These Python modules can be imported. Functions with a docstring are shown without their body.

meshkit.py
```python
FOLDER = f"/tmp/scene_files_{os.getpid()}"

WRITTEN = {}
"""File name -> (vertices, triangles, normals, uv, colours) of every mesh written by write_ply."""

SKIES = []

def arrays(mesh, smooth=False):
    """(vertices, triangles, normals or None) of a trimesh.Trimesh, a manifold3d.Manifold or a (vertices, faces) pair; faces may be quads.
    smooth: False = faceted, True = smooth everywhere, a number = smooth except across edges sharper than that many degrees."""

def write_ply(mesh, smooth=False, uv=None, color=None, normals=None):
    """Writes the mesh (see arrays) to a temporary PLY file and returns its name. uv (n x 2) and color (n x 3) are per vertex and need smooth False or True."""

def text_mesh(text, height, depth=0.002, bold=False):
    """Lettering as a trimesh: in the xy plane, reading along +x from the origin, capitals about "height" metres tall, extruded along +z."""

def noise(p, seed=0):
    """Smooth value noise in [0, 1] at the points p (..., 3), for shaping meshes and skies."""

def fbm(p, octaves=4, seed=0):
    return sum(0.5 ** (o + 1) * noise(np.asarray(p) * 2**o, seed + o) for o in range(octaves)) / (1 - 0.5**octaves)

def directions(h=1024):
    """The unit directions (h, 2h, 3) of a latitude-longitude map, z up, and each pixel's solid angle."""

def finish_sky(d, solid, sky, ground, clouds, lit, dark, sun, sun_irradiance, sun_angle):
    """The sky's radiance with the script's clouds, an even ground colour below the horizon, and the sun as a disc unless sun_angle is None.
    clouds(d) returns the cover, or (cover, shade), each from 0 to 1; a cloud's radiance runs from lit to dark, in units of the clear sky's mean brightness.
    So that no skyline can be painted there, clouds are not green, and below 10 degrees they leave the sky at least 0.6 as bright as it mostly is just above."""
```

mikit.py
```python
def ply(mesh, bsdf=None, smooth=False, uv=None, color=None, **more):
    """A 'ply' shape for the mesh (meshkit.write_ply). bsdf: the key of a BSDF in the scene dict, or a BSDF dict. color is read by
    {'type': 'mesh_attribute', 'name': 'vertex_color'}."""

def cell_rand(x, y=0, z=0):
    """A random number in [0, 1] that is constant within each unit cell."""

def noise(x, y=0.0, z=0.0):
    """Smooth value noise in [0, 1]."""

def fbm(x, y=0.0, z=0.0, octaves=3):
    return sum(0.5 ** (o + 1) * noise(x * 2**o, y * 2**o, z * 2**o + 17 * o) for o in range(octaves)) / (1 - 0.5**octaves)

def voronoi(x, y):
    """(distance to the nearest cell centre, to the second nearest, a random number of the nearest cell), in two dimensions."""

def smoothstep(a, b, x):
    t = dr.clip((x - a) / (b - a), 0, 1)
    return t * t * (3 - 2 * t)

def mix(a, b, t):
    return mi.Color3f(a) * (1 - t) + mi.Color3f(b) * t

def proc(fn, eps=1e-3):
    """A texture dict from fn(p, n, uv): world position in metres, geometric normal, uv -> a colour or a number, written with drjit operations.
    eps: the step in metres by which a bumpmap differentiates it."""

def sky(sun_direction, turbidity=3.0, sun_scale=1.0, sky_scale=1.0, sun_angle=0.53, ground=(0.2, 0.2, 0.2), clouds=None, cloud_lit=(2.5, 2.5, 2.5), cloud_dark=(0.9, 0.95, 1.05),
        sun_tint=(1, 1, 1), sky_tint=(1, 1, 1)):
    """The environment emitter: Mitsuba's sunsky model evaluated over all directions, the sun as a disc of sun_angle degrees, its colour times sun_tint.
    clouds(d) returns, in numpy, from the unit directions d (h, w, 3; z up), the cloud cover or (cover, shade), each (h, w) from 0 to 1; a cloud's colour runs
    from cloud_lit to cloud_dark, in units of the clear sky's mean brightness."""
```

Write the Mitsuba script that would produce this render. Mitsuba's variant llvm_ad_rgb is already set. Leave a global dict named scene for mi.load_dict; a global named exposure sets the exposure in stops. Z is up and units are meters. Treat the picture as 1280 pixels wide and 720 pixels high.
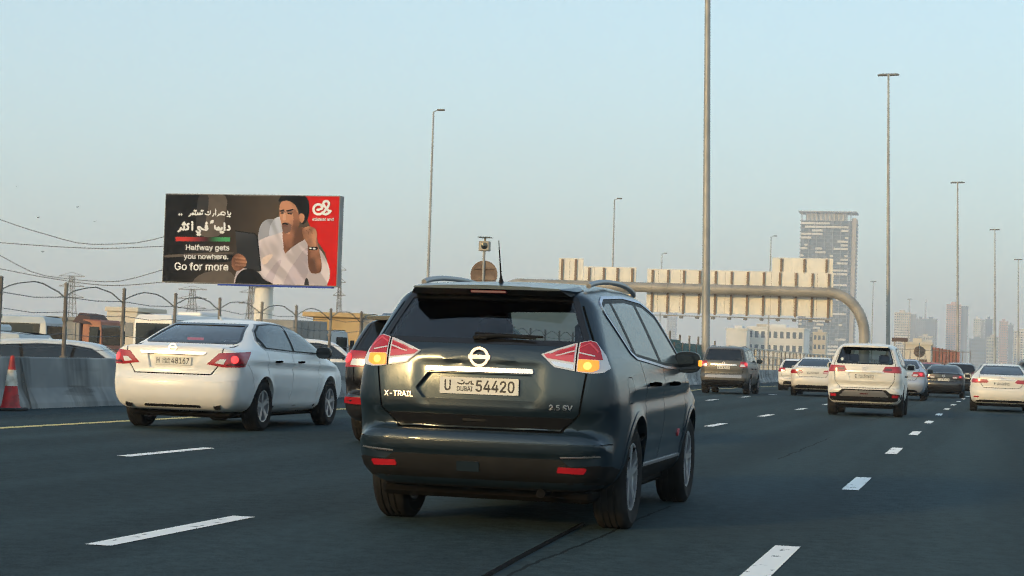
import math, random
import numpy as np, trimesh, manifold3d as m3, mitsuba as mi, mikit
import shapely
from shapely.geometry import Polygon, LineString, Point, MultiPoint, box
from shapely import affinity
from scipy.ndimage import map_coordinates, spline_filter
from scipy.interpolate import PchipInterpolator
from scipy.spatial import Delaunay
from meshkit import text_mesh, fbm as nfbm
import drjit as dr

# ------------------------------------------------------------------ camera, sky, exposure
T = mi.ScalarTransform4f
F_PX, EYE = 2300.0, np.array([0.0, 0.0, 1.15])
roll, pitch, yaw = math.radians(2.0), math.atan(85.9 / 2300), math.atan(578.4 / 2301.6)
_f0, _r0, _u0 = np.array([-math.sin(yaw), math.cos(yaw), 0]), np.array([math.cos(yaw), math.sin(yaw), 0]), np.array([0, 0, 1.0])
FWD = _f0 * math.cos(pitch) + _u0 * math.sin(pitch)
_u1 = _u0 * math.cos(pitch) - _f0 * math.sin(pitch)
UP = _u1 * math.cos(roll) - _r0 * math.sin(roll)
exposure = 3.55
SUN = np.array([-0.44, -0.88, 0.22])
def haze_clouds(d):
    z = d[..., 2]
    veil = 0.35 + 0.55 * np.exp(-np.maximum(z, 0) / 0.15)
    streak = 0.10 * (nfbm(np.stack([d[..., 0] * 2.2, d[..., 1] * 2.2, z * 9], -1), 4) - 0.3)
    return np.clip(veil + streak, 0, 0.92), 0.95 * np.exp(-np.maximum(z, 0) / 0.06)
scene = {
    'camera': {'type': 'perspective', 'fov': math.degrees(2 * math.atan(640 / F_PX)), 'fov_axis': 'x', 'near_clip': 0.1, 'far_clip': 20000.0,
               'to_world': T().look_at(origin=EYE.tolist(), target=(EYE + FWD).tolist(), up=UP.tolist()),
               'medium': {'type': 'ref', 'id': 'haze_air'}},
    'sky_light': mikit.sky(SUN, turbidity=3.0, sun_scale=0.20, sky_scale=1.0, sun_angle=5.0, sun_tint=(1.0, 0.95, 0.84), sky_tint=(0.85, 1.05, 1.13),
                           ground=(0.16, 0.15, 0.13), clouds=haze_clouds, cloud_lit=(0.87, 0.96, 0.98), cloud_dark=(0.60, 0.68, 0.71)),
    'haze_air': {'type': 'homogeneous', 'albedo': {'type': 'rgb', 'value': [0.95, 0.96, 0.97]}, 'sigma_t': 0.00036},
}
labels = {}

# ------------------------------------------------------------------ scene helpers
def numbered(key):
    taken = lambda k: k in scene or k in labels or any(x.startswith(k + '__') for x in scene)
    if not taken(key): return key
    i = 1
    while taken('%s_%03d' % (key, i)): i += 1
    return '%s_%03d' % (key, i)
NEXT = {}
def unique(key):
    n = NEXT.get(key, 0); NEXT[key] = n + 1
    return key if n == 0 else '%s_%03d' % (key, n)
def thing(name, label, cat, group=None, kind=None):
    key = unique(name)
    labels[key] = {'label': label, 'category': cat}
    if group: labels[key]['group'] = group
    if kind: labels[key]['kind'] = kind
    return key
def add(key, mesh, bsdf, smooth=False, to_world=None, **more):
    if not len(mesh.faces): raise ValueError('empty mesh ' + key)
    d = mikit.ply(mesh, bsdf, smooth=smooth, **more)
    if to_world is not None: d['to_world'] = to_world
    scene[key] = d
    return key
def part(parent, name, mesh, bsdf, smooth=False, to_world=None, label=None, kind=None, **more):
    key = unique(parent + '__' + name)
    add(key, mesh, bsdf, smooth, to_world, **more)
    if label or kind:
        labels[key] = {k: v for k, v in (('label', label), ('kind', kind)) if v}
    return key
def struct(name, mesh, bsdf, smooth=False, label=None):
    key = unique(name); add(key, mesh, bsdf, smooth)
    labels[key] = {'kind': 'structure', 'label': label or name.replace('_', ' ')}
    return key

cat = trimesh.util.concatenate
def bx(x0, x1, y0, y1, z0, z1, c=0.0):
    """a box, its edges chamfered by c"""
    if c <= 0:
        m = trimesh.creation.box([x1 - x0, y1 - y0, z1 - z0])
    else:
        s = np.array([x1 - x0, y1 - y0, z1 - z0]) / 2
        p = [np.where(np.arange(3) == k, s, s - c) * np.array([a, b, e]) for k in range(3) for a in (-1, 1) for b in (-1, 1) for e in (-1, 1)]
        m = trimesh.convex.convex_hull(np.array(p))
    m.apply_translation([(x0 + x1) / 2, (y0 + y1) / 2, (z0 + z1) / 2])
    return m
def tube(pts, r, n=8, caps=True):
    p = np.asarray(pts, float); r = np.broadcast_to(np.asarray(r, float), (len(p),))
    t = np.gradient(p, axis=0); t /= np.linalg.norm(t, axis=1, keepdims=True) + 1e-12
    ref = np.array([0, 0, 1.0]) if abs(t[:, 2]).mean() < 0.8 else np.array([1.0, 0, 0])
    a = np.cross(t, ref); a /= np.linalg.norm(a, axis=1, keepdims=True) + 1e-12
    b = np.cross(a, t); ang = np.arange(n) * 2 * np.pi / n
    v = p[:, None] + r[:, None, None] * (np.cos(ang)[None, :, None] * a[:, None] + np.sin(ang)[None, :, None] * b[:, None])
    f = []
    for i in range(len(p) - 1):
        for j in range(n):
            k = (j + 1) % n
            f += [[i * n + j, i * n + k, (i + 1) * n + k], [i * n + j, (i + 1) * n + k, (i + 1) * n + j]]
    v = v.reshape(-1, 3)
    if caps:
        c = len(v); v = np.vstack([v, p[:1], p[-1:]]); e = (len(p) - 1) * n
        f += [[c, (j + 1) % n, j] for j in range(n)] + [[c + 1, e + j, e + (j + 1) % n] for j in range(n)]
    m = trimesh.Trimesh(v, np.array(f), process=False)
    return m
def lathe(prof, n=32, axis='z'):
    """prof: (radius, height) pairs turned about an axis"""
    prof = np.asarray(prof, float); ang = np.arange(n) * 2 * np.pi / n
    v = np.stack([prof[:, None, 0] * np.cos(ang), prof[:, None, 0] * np.sin(ang), np.broadcast_to(prof[:, None, 1], (len(prof), n))], -1).reshape(-1, 3)
    f = []
    for i in range(len(prof) - 1):
        for j in range(n):
            k = (j + 1) % n
            f += [[i * n + j, i * n + k, (i + 1) * n + k], [i * n + j, (i + 1) * n + k, (i + 1) * n + j]]
    m = trimesh.Trimesh(v, np.array(f), process=False)
    if axis == 'x': m.vertices = m.vertices[:, [2, 0, 1]]
    if axis == 'y': m.vertices = m.vertices[:, [1, 2, 0]]
    return m
def extrude(poly, h):
    gs = getattr(poly, 'geoms', [poly])
    return cat([trimesh.creation.extrude_polygon(g, h, engine='earcut') for g in gs if g.area > 1e-9])
def upright(m, x=0, y=0, z=0):
    """a mesh drawn in xy and extruded along +z, stood up so that it reads from -y: x right, y up, extrusion towards the viewer"""
    v = m.vertices.copy(); m = m.copy(); m.vertices = np.stack([v[:, 0] + x, y - v[:, 2], v[:, 1] + z], -1)
    return m

# ------------------------------------------------------------------ materials
def rgb(*c): return {'type': 'rgb', 'value': [float(x) for x in c]}
def principled(c, rough=0.5, metal=0.0, coat=0.0, spec=0.5, **k):
    d = {'type': 'principled', 'base_color': rgb(*c) if isinstance(c, (tuple, list)) else c, 'roughness': rough, 'metallic': metal, 'specular': spec}
    if coat: d.update(clearcoat=coat, clearcoat_gloss=0.95)
    d.update(k)
    return {'type': 'twosided', 'bsdf': d}
def dusty(c, d=(0.30, 0.27, 0.22), amount=0.25, scale=2.2):
    """paint with a film of road dust in uneven patches, more of it low on the car"""
    def fn(p, n, uv):
        f = mikit.fbm(p.x * scale, p.y * scale, p.z * scale, 4)
        g = mikit.smoothstep(0.95, 0.2, p.z) * 0.7 + 0.3
        return mikit.mix(c, d, mikit.smoothstep(0.35, 0.8, f) * amount * g)
    return mikit.proc(fn)
def mottled(a, b, s=1.0, lo=0.3, hi=0.7, oct=4):
    def fn(p, n, uv):
        return mikit.mix(a, b, mikit.smoothstep(lo, hi, mikit.fbm(p.x * s, p.y * s, p.z * s, oct)))
    return mikit.proc(fn)
MAT = {
    'teal_paint': principled(dusty((0.011, 0.026, 0.040), (0.055, 0.07, 0.075), 0.18), 0.2, 0.4, 1.0),
    'white_paint': principled(dusty((0.74, 0.73, 0.70), (0.45, 0.40, 0.32), 0.16), 0.35, 0.0, 0.8),
    'white_paint_warm': principled(dusty((0.70, 0.68, 0.62), (0.45, 0.40, 0.32), 0.3), 0.38, 0.0, 0.7),
    'silver_paint': principled((0.42, 0.45, 0.50), 0.35, 0.5, 0.8),
    'brown_paint': principled(dusty((0.10, 0.095, 0.085), (0.3, 0.26, 0.2), 0.35), 0.35, 0.4, 0.8),
    'black_paint': principled(dusty((0.010, 0.010, 0.012), (0.06, 0.065, 0.07), 0.12), 0.2, 0.0, 1.0),
    'blue_paint': principled((0.25, 0.36, 0.42), 0.35, 0.3, 0.8),
    'red_paint': principled((0.35, 0.03, 0.02), 0.35, 0.0, 0.8),
    'pale_paint': principled(dusty((0.55, 0.58, 0.58), (0.4, 0.36, 0.3), 0.3), 0.4, 0.0, 0.5),
    'black_plastic': principled(dusty((0.009, 0.0095, 0.010), (0.05, 0.05, 0.05), 0.12, 4.0), 0.6, 0.0, 0.0, 0.18),
    'frame_black': principled((0.006, 0.007, 0.008), 0.5, 0.0, 0.0, 0.15),
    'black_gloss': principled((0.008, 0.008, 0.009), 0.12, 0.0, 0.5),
    'gap': principled((0.004, 0.004, 0.004), 0.8, 0.0, 0.0, 0.1),
    'lining': principled((0.025, 0.024, 0.024), 0.85),
    'seat': principled((0.13, 0.115, 0.10), 0.8),
    'chrome': {'type': 'roughconductor', 'material': 'Cr', 'alpha': 0.12},
    'alloy_dark': principled((0.2, 0.2, 0.2), 0.4, 0.8),
    'alloy': principled((0.55, 0.56, 0.58), 0.3, 0.85, 0.3),
    'steel': principled((0.35, 0.35, 0.35), 0.45, 0.8),
    'tyre': principled(dusty((0.011, 0.0115, 0.012), (0.06, 0.058, 0.055), 0.3, 6.0), 0.85, 0.0, 0.0, 0.2),
    'dark_glass': principled((0.006, 0.008, 0.010), 0.06, 0.0, 0.0, 0.75),
    'side_glass': principled((0.02, 0.03, 0.035), 0.05, 0.0, 0.0, 0.9),
    'blue_glass': principled((0.012, 0.022, 0.034), 0.06, 0.0, 0.0, 0.8),
    'tint_pane': {'type': 'thindielectric', 'int_ior': 1.5, 'specular_transmittance': rgb(0.25, 0.30, 0.29)},
    'clear_pane': {'type': 'thindielectric', 'int_ior': 1.5, 'specular_transmittance': rgb(0.72, 0.76, 0.75)},
    'red_lens': principled((0.36, 0.008, 0.016), 0.12, 0.0, 1.0, 0.6),
    'pink_lens': principled((0.55, 0.06, 0.08), 0.14, 0.0, 1.0, 0.6),
    'dark_red_lens': principled((0.10, 0.006, 0.010), 0.12, 0.0, 1.0, 0.6),
    'clear_lens': principled((0.62, 0.60, 0.60), 0.12, 0.2, 1.0, 0.6),
    'amber_lens': principled((0.8, 0.30, 0.03), 0.2, 0.0, 1.0),
    'plate_white': principled((0.66, 0.65, 0.60), 0.4),
    'plate_ink': principled((0.02, 0.02, 0.02), 0.5),
    'cone_red': principled(mottled((0.50, 0.018, 0.02), (0.28, 0.03, 0.03), 9.0), 0.55),
    'cone_white': principled(mottled((0.62, 0.60, 0.54), (0.42, 0.38, 0.31), 12.0), 0.5),
    'rubber': principled((0.02, 0.02, 0.02), 0.85),
}
for k, v in MAT.items(): scene[k] = v

# ------------------------------------------------------------------ surfaces from signed distances
def chaikin(p, n=3, closed=True):
    p = np.asarray(p, float)
    for _ in range(n):
        q = np.roll(p, -1, 0) if closed else p[1:]
        a = p if closed else p[:-1]
        p = np.stack([0.75 * a + 0.25 * q, 0.25 * a + 0.75 * q], 1).reshape(-1, p.shape[1])
    return p
class Field2:
    """signed distance to a closed outline, sampled once"""
    def __init__(self, poly, h=0.02, pad=0.5):
        self.lo = poly.min(0) - pad; self.h = h
        n = np.ceil((poly.max(0) + pad - self.lo) / h).astype(int) + 1
        g = np.stack(np.meshgrid(*[self.lo[k] + h * np.arange(n[k]) for k in range(2)], indexing='ij'), -1).reshape(-1, 2)
        d2 = np.full(len(g), 1e9); inside = np.zeros(len(g), bool)
        for a, b in zip(poly, np.roll(poly, -1, 0)):
            e = b - a; w = g - a
            t = np.clip((w @ e) / max(e @ e, 1e-12), 0, 1)
            d2 = np.minimum(d2, ((w - t[:, None] * e) ** 2).sum(1))
            c = (a[1] > g[:, 1]) != (b[1] > g[:, 1])
            with np.errstate(divide='ignore', invalid='ignore'):
                inside ^= c & (g[:, 0] < (b[0] - a[0]) * (g[:, 1] - a[1]) / (b[1] - a[1]) + a[0])
        d = np.sqrt(d2); d[inside] *= -1
        self.c = spline_filter(d.reshape(n), 3)
    def __call__(self, u, v):
        return map_coordinates(self.c, [(np.ravel(u) - self.lo[0]) / self.h, (np.ravel(v) - self.lo[1]) / self.h], order=3, mode='nearest', prefilter=False).reshape(np.shape(u))
def smax(a, b, k):
    return np.maximum(a, b) + np.maximum(k - np.abs(a - b), 0) ** 2 / (4 * k)
def sstep(a, b, x):
    t = np.clip((x - a) / (b - a), 0, 1); return t * t * (3 - 2 * t)

def surface_net(fn, lo, hi, h):
    """triangles of fn = 0 on a grid, the vertices moved on to the surface"""
    n = [int(np.ceil((hi[k] - lo[k]) / h)) + 1 for k in range(3)]
    g = np.stack(np.meshgrid(*[lo[k] + h * np.arange(n[k]) for k in range(3)], indexing='ij'), -1)
    d = fn(g.reshape(-1, 3)).reshape(n)
    neg = d < 0
    cells = [c - 1 for c in n]
    cnt = np.zeros(cells); acc = np.zeros(cells + [3])
    off = [(a, b, c) for a in (0, 1) for b in (0, 1) for c in (0, 1)]
    sl = lambda o: tuple(slice(o[k], o[k] + cells[k]) for k in range(3))
    for i, o in enumerate(off):
        for k in range(3):
            if o[k] == 0:
                p = list(o); p[k] = 1
                da, db = d[sl(o)], d[sl(p)]
                x = (da < 0) != (db < 0)
                t = np.where(x, da / np.where(x, da - db, 1), 0)
                cnt += x
                for q in range(3):
                    acc[..., q] += np.where(x, o[q] + (t if q == k else 0), 0)
    act = cnt > 0
    idx = np.full(cells, -1); idx[act] = np.arange(act.sum())
    ijk = np.argwhere(act)
    v = np.asarray(lo) + h * (ijk + acc[act] / cnt[act][:, None])
    faces = []
    for k in range(3):
        a, b = [(1, 2), (2, 0), (0, 1)][k]
        s0 = [slice(None)] * 3; s1 = [slice(None)] * 3
        s0[k] = slice(0, n[k] - 1); s1[k] = slice(1, n[k])
        x = neg[tuple(s0)] != neg[tuple(s1)]
        e = np.argwhere(x)
        e = e[(e[:, a] > 0) & (e[:, b] > 0) & (e[:, a] < n[a] - 1) & (e[:, b] < n[b] - 1)]
        flip = neg[tuple(e.T)]
        def at(da, db):
            q = e.copy(); q[:, a] += da; q[:, b] += db
            return idx[tuple(q.T)]
        q = np.stack([at(-1, -1), at(0, -1), at(0, 0), at(-1, 0)], 1)
        q[~flip] = q[~flip][:, ::-1]
        faces += [q[:, [0, 1, 2]], q[:, [0, 2, 3]]]
    f = np.vstack(faces)
    for _ in range(3):
        g0 = grad(fn, v); dv = fn(v)
        l2 = (g0 ** 2).sum(1)
        v = v - np.clip(dv / np.maximum(l2, 0.05), -0.5 * h, 0.5 * h)[:, None] * g0
    return trimesh.Trimesh(v, f, process=False)
def grad(fn, p, e=0.004):
    return np.stack([(fn(p + e * o) - fn(p - e * o)) / (2 * e) for o in np.eye(3)], 1)
def to_m(mesh):
    m = m3.Manifold(m3.Mesh(np.asarray(mesh.vertices, np.float32), np.asarray(mesh.faces, np.uint32)))
    if m.num_tri() == 0: raise RuntimeError('not a manifold: %s' % m.status())
    return m
def from_m(m):
    o = m.to_mesh()
    return trimesh.Trimesh(np.array(o.vert_properties[:, :3], float), np.array(o.tri_verts, int), process=False)
def mirror(mesh):
    m = mesh.copy(); m.vertices = m.vertices * [-1, 1, 1]; m.faces = m.faces[:, ::-1]
    return m

FRAMES = {'rear': (0.0, 0), 'right': (90.0, 0), 'left': (-90.0, 0), 'front': (180.0, 0)}
class Body:
    """a car body: its side outline, its half width along the length and up the height, its corners rounded"""
    def __init__(s, side, half, plan, tum, axles, wheel_r, bow=0.045, bow_front=0.05, crown=0.05, plan_hi=None, k_lo=0.24, k_hi=0.13, z_hi=(0.85, 1.25), flare=0.016):
        s.outline = chaikin(side, 3); s.f = Field2(s.outline)
        s.L = s.outline[:, 0].max(); s.yc = s.L / 2; s.half = half; s.top = s.outline[:, 1].max(); s.floor = s.outline[:, 1].min()
        s.plan = PchipInterpolator(*np.array(plan).T); s.tum = PchipInterpolator(*np.array(tum).T)
        s.plan_hi = PchipInterpolator(*np.array(plan_hi or plan).T)
        s.axles, s.R, s.bow, s.bowf, s.crown, s.kl, s.kh, s.zh, s.flare = axles, wheel_r, bow, bow_front, crown, k_lo, k_hi, z_hi, flare
        s.extra = None
    def width(s, y, z):
        t = sstep(s.zh[0], s.zh[1], z); yy = np.clip(y, 0, s.L)
        w = s.half * (s.plan(yy) * (1 - t) + s.plan_hi(yy) * t) * s.tum(np.clip(z, 0, 3))
        for a in s.axles:
            r = np.hypot(y - a, z - s.R)
            w = w + s.flare * np.exp(-((r - s.R - 0.045) / 0.055) ** 2)
        return w
    def sdf(s, p):
        x, y, z = p[:, 0], p[:, 1], p[:, 2]
        u = np.minimum(np.abs(x) / s.half, 1.15) ** 2
        ye = s.yc + (y - s.yc) * (1 + np.where(y < s.yc, s.bow, s.bowf) * u)
        d1 = s.f(ye, z + s.crown * u * sstep(0.9, 1.3, z))
        d2 = np.abs(x) - s.width(y, z)
        t = sstep(s.zh[0], s.zh[1], z)
        k = s.kl * (1 - t) + s.kh * t
        d = smax(d1, d2 * 0.97, k)
        if s.extra is not None: d = d + s.extra(x, y, z)
        return d
    def frame(s, frame):
        if frame == 'top': return np.array([0, 0, s.top + 0.6]), np.array([1.0, 0, 0]), np.array([0, 1.0, 0]), np.array([0, 0, -1.0])
        a = math.radians(FRAMES[frame][0] if isinstance(frame, str) else frame)
        d = np.array([-math.sin(a), math.cos(a), 0]); u = np.array([math.cos(a), math.sin(a), 0])
        if frame == 'left': u = -u
        o = np.array([0, s.yc, 0]) - d * (s.L / 2 + 0.6 if abs(math.cos(a)) > 0.2 else s.half + 0.6)
        if isinstance(frame, str) and frame in ('right', 'left'): o[1] = 0
        else: o -= u * ((o - 0) @ u)
        return o, u, np.array([0, 0, 1.0]), d
    def hit(s, o, d, reach=3.4, n=150):
        N = len(o); best = np.full(N, 9.0); bt = np.zeros(N); t = np.zeros(N); lo = np.zeros(N); hi = np.zeros(N); found = np.zeros(N, bool)
        act = np.arange(N)
        for _ in range(n):
            cur = s.sdf(o[act] + t[act, None] * d)
            b = cur < best[act]; best[act[b]] = cur[b]; bt[act[b]] = t[act[b]]
            neg = cur < 0
            found[act[neg]] = True; hi[act[neg]] = t[act[neg]]
            act, cur = act[~neg], cur[~neg]
            lo[act] = t[act]; t[act] += np.maximum(0.75 * cur, 0.006)
            act = act[t[act] < reach]
            if not len(act): break
        for _ in range(12):
            mid = (lo + hi) / 2; neg = s.sdf(o + mid[:, None] * d) < 0
            hi = np.where(neg, mid, hi); lo = np.where(neg, lo, mid)
        s.found = found
        return np.where(found, (lo + hi) / 2, bt)
    def patch(s, poly, frame, a, b, step=0.04, sheet=False, along=False, reach=3.4):
        """the polygon of a view (u right, v up) laid on the body: from depth a to height b along the normal; a sheet is only its outer face"""
        if not isinstance(poly, shapely.Geometry): poly = Polygon(poly)
        out = []
        for g in getattr(poly, 'geoms', [poly]):
            if g.area < 1e-7: continue
            pts, dense = [], g.segmentize(step)
            for ring in (dense.exterior, *dense.interiors): pts.append(np.array(ring.coords)[:-1])
            x0, y0, x1, y1 = g.bounds
            gx, gy = np.meshgrid(np.arange(x0 + step / 3, x1, step), np.arange(y0 + step / 3, y1, step))
            q = np.stack([gx.ravel(), gy.ravel()], 1)
            if len(q):
                inn = g.buffer(-0.45 * step)
                if not inn.is_empty: pts.append(q[shapely.contains_xy(inn, q[:, 0], q[:, 1])])
            p2 = np.vstack(pts)
            tri = Delaunay(p2).simplices
            ctr = p2[tri].mean(1)
            area = np.abs(cross2(p2[tri[:, 1]] - p2[tri[:, 0]], p2[tri[:, 2]] - p2[tri[:, 0]]))
            tri = tri[shapely.contains_xy(g, ctr[:, 0], ctr[:, 1]) & (area > 1e-9)]
            used = np.unique(tri); re = np.full(len(p2), -1); re[used] = np.arange(len(used)); p2 = p2[used]; tri = re[tri]
            o, u, v, d = s.frame(frame)
            orig = o + p2[:, :1] * u + p2[:, 1:] * v
            h = orig + s.hit(orig, d, reach)[:, None] * d
            ok = s.found[tri].all(1)
            if not ok.all() and ok.any():
                tri = tri[ok]; used = np.unique(tri); re = np.full(len(p2), -1); re[used] = np.arange(len(used)); p2, h, tri = p2[used], h[used], re[tri]
            if along: n = np.broadcast_to(-d, h.shape)
            else:
                n = grad(s.sdf, h); n /= np.linalg.norm(n, axis=1, keepdims=True) + 1e-9
            e1, e2 = p2[tri[:, 1]] - p2[tri[:, 0]], p2[tri[:, 2]] - p2[tri[:, 0]]
            want = np.sign(np.dot(np.cross(u, v), -d))
            bad = cross2(e1, e2) * want < 0
            tri = np.where(bad[:, None], tri[:, ::-1], tri)
            outer = h + n * b
            if sheet:
                out.append(trimesh.Trimesh(outer, tri, process=False)); continue
            inner = h + n * a; m = len(h)
            e = np.vstack([tri[:, [0, 1]], tri[:, [1, 2]], tri[:, [2, 0]]])
            es = set(map(tuple, e)); rim = np.array([x for x in es if (x[1], x[0]) not in es])
            f = np.vstack([tri, tri[:, ::-1] + m, np.stack([rim[:, 1], rim[:, 0], rim[:, 0] + m], 1), np.stack([rim[:, 1], rim[:, 0] + m, rim[:, 1] + m], 1)])
            out.append(trimesh.Trimesh(np.vstack([outer, inner]), f, process=False))
        return cat(out)
    def shell(s, h, cuts=(), arch=0.055, depth=0.30):
        m = to_m(surface_net(s.sdf, [-s.half - 3 * h, -3 * h, s.floor - 3 * h], [s.half + 3 * h + 0.05, s.L + 3 * h, s.top + 3 * h], h))
        for a in s.axles:
            c = m3.Manifold.cylinder(depth + 0.3, s.R + arch, s.R + arch, 40).rotate([0, 90, 0])
            m -= c.translate([s.half - depth, a, s.R]) + c.translate([-s.half - 0.3, a, s.R])
        for c in cuts:
            m -= c if isinstance(c, m3.Manifold) else to_m(c)
        return m
def cross2(a, b): return a[:, 0] * b[:, 1] - a[:, 1] * b[:, 0]
def band(poly, w):
    """the strip of width w inside a polygon's edge"""
    p = Polygon(poly) if not isinstance(poly, shapely.Geometry) else poly
    return p.difference(p.buffer(-w))
def line(pts, w):
    return LineString(pts).buffer(w / 2, cap_style=2, join_style=1, quad_segs=3)
def rounded(poly, r):
    p = Polygon(poly)
    return p.buffer(-r).buffer(r, quad_segs=4)
def flip(poly):
    p = Polygon(poly) if not isinstance(poly, shapely.Geometry) else poly
    return affinity.scale(p, -1, 1, origin=(0, 0))
# ------------------------------------------------------------------ cars
def wheel_meshes(R, w, rim_r, spokes=5, double=True):
    """tyre, rim, brake disc of a right-hand wheel: axis x, outer face at x = 0"""
    q = w / 2
    prof = [(rim_r - 0.012, -w + 0.012), (rim_r + 0.01, -w + 0.004), (R - 0.045, -w - 0.006), (R - 0.014, -w + 0.012), (R, -w + 0.035)]
    for gx in (-w + 0.07, -q, -0.07):
        prof += [(R, gx - 0.008), (R - 0.008, gx - 0.006), (R - 0.008, gx + 0.006), (R, gx + 0.008)]
    prof += [(R, -0.035), (R - 0.014, -0.012), (R - 0.045, 0.006), (rim_r + 0.012, -0.003), (rim_r - 0.012, -0.012)]
    tyre = lathe(prof, 48, 'x')
    hub, out = Point(0, 0).buffer(0.055), Point(0, 0).buffer(rim_r - 0.003, quad_segs=12)
    rim = out.difference(Point(0, 0).buffer(rim_r - 0.028, quad_segs=12)).union(hub)
    for k in range(spokes):
        a = 2 * math.pi * k / spokes + 0.3
        for da in ((-0.13, 0.13) if double else (0.0,)):
            e = (math.cos(a + da) * (rim_r - 0.012), math.sin(a + da) * (rim_r - 0.012))
            b = (math.cos(a + da * 0.5) * 0.035, math.sin(a + da * 0.5) * 0.035)
            n = np.array([-math.sin(a), math.cos(a)])
            wi, wo = (0.020, 0.014) if double else (0.034, 0.024)
            rim = rim.union(Polygon([b + n * wi, e + n * wo, e - n * wo, b - n * wi]))
    m = extrude(rim.simplify(0.0008), 0.022)
    r = np.hypot(m.vertices[:, 0], m.vertices[:, 1])
    dish = -0.012 - 0.018 * np.clip(1 - r / rim_r, 0, 1) ** 1.0
    m.vertices = np.stack([m.vertices[:, 2] - 0.022 + dish, m.vertices[:, 0], m.vertices[:, 1]], -1)
    barrel = lathe([(rim_r - 0.004, -0.012), (rim_r - 0.016, -0.03), (rim_r - 0.03, -w + 0.02), (rim_r - 0.004, -w + 0.012)], 36, 'x')
    disc = lathe([(0.0, -0.085), (0.15, -0.085), (0.15, -0.105), (0.0, -0.105)], 28, 'x')
    back = lathe([(0.0, -0.13), (rim_r - 0.02, -0.13)], 28, 'x')
    return tyre, cat([m, barrel]), disc, back
WHEELS = {}
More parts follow.
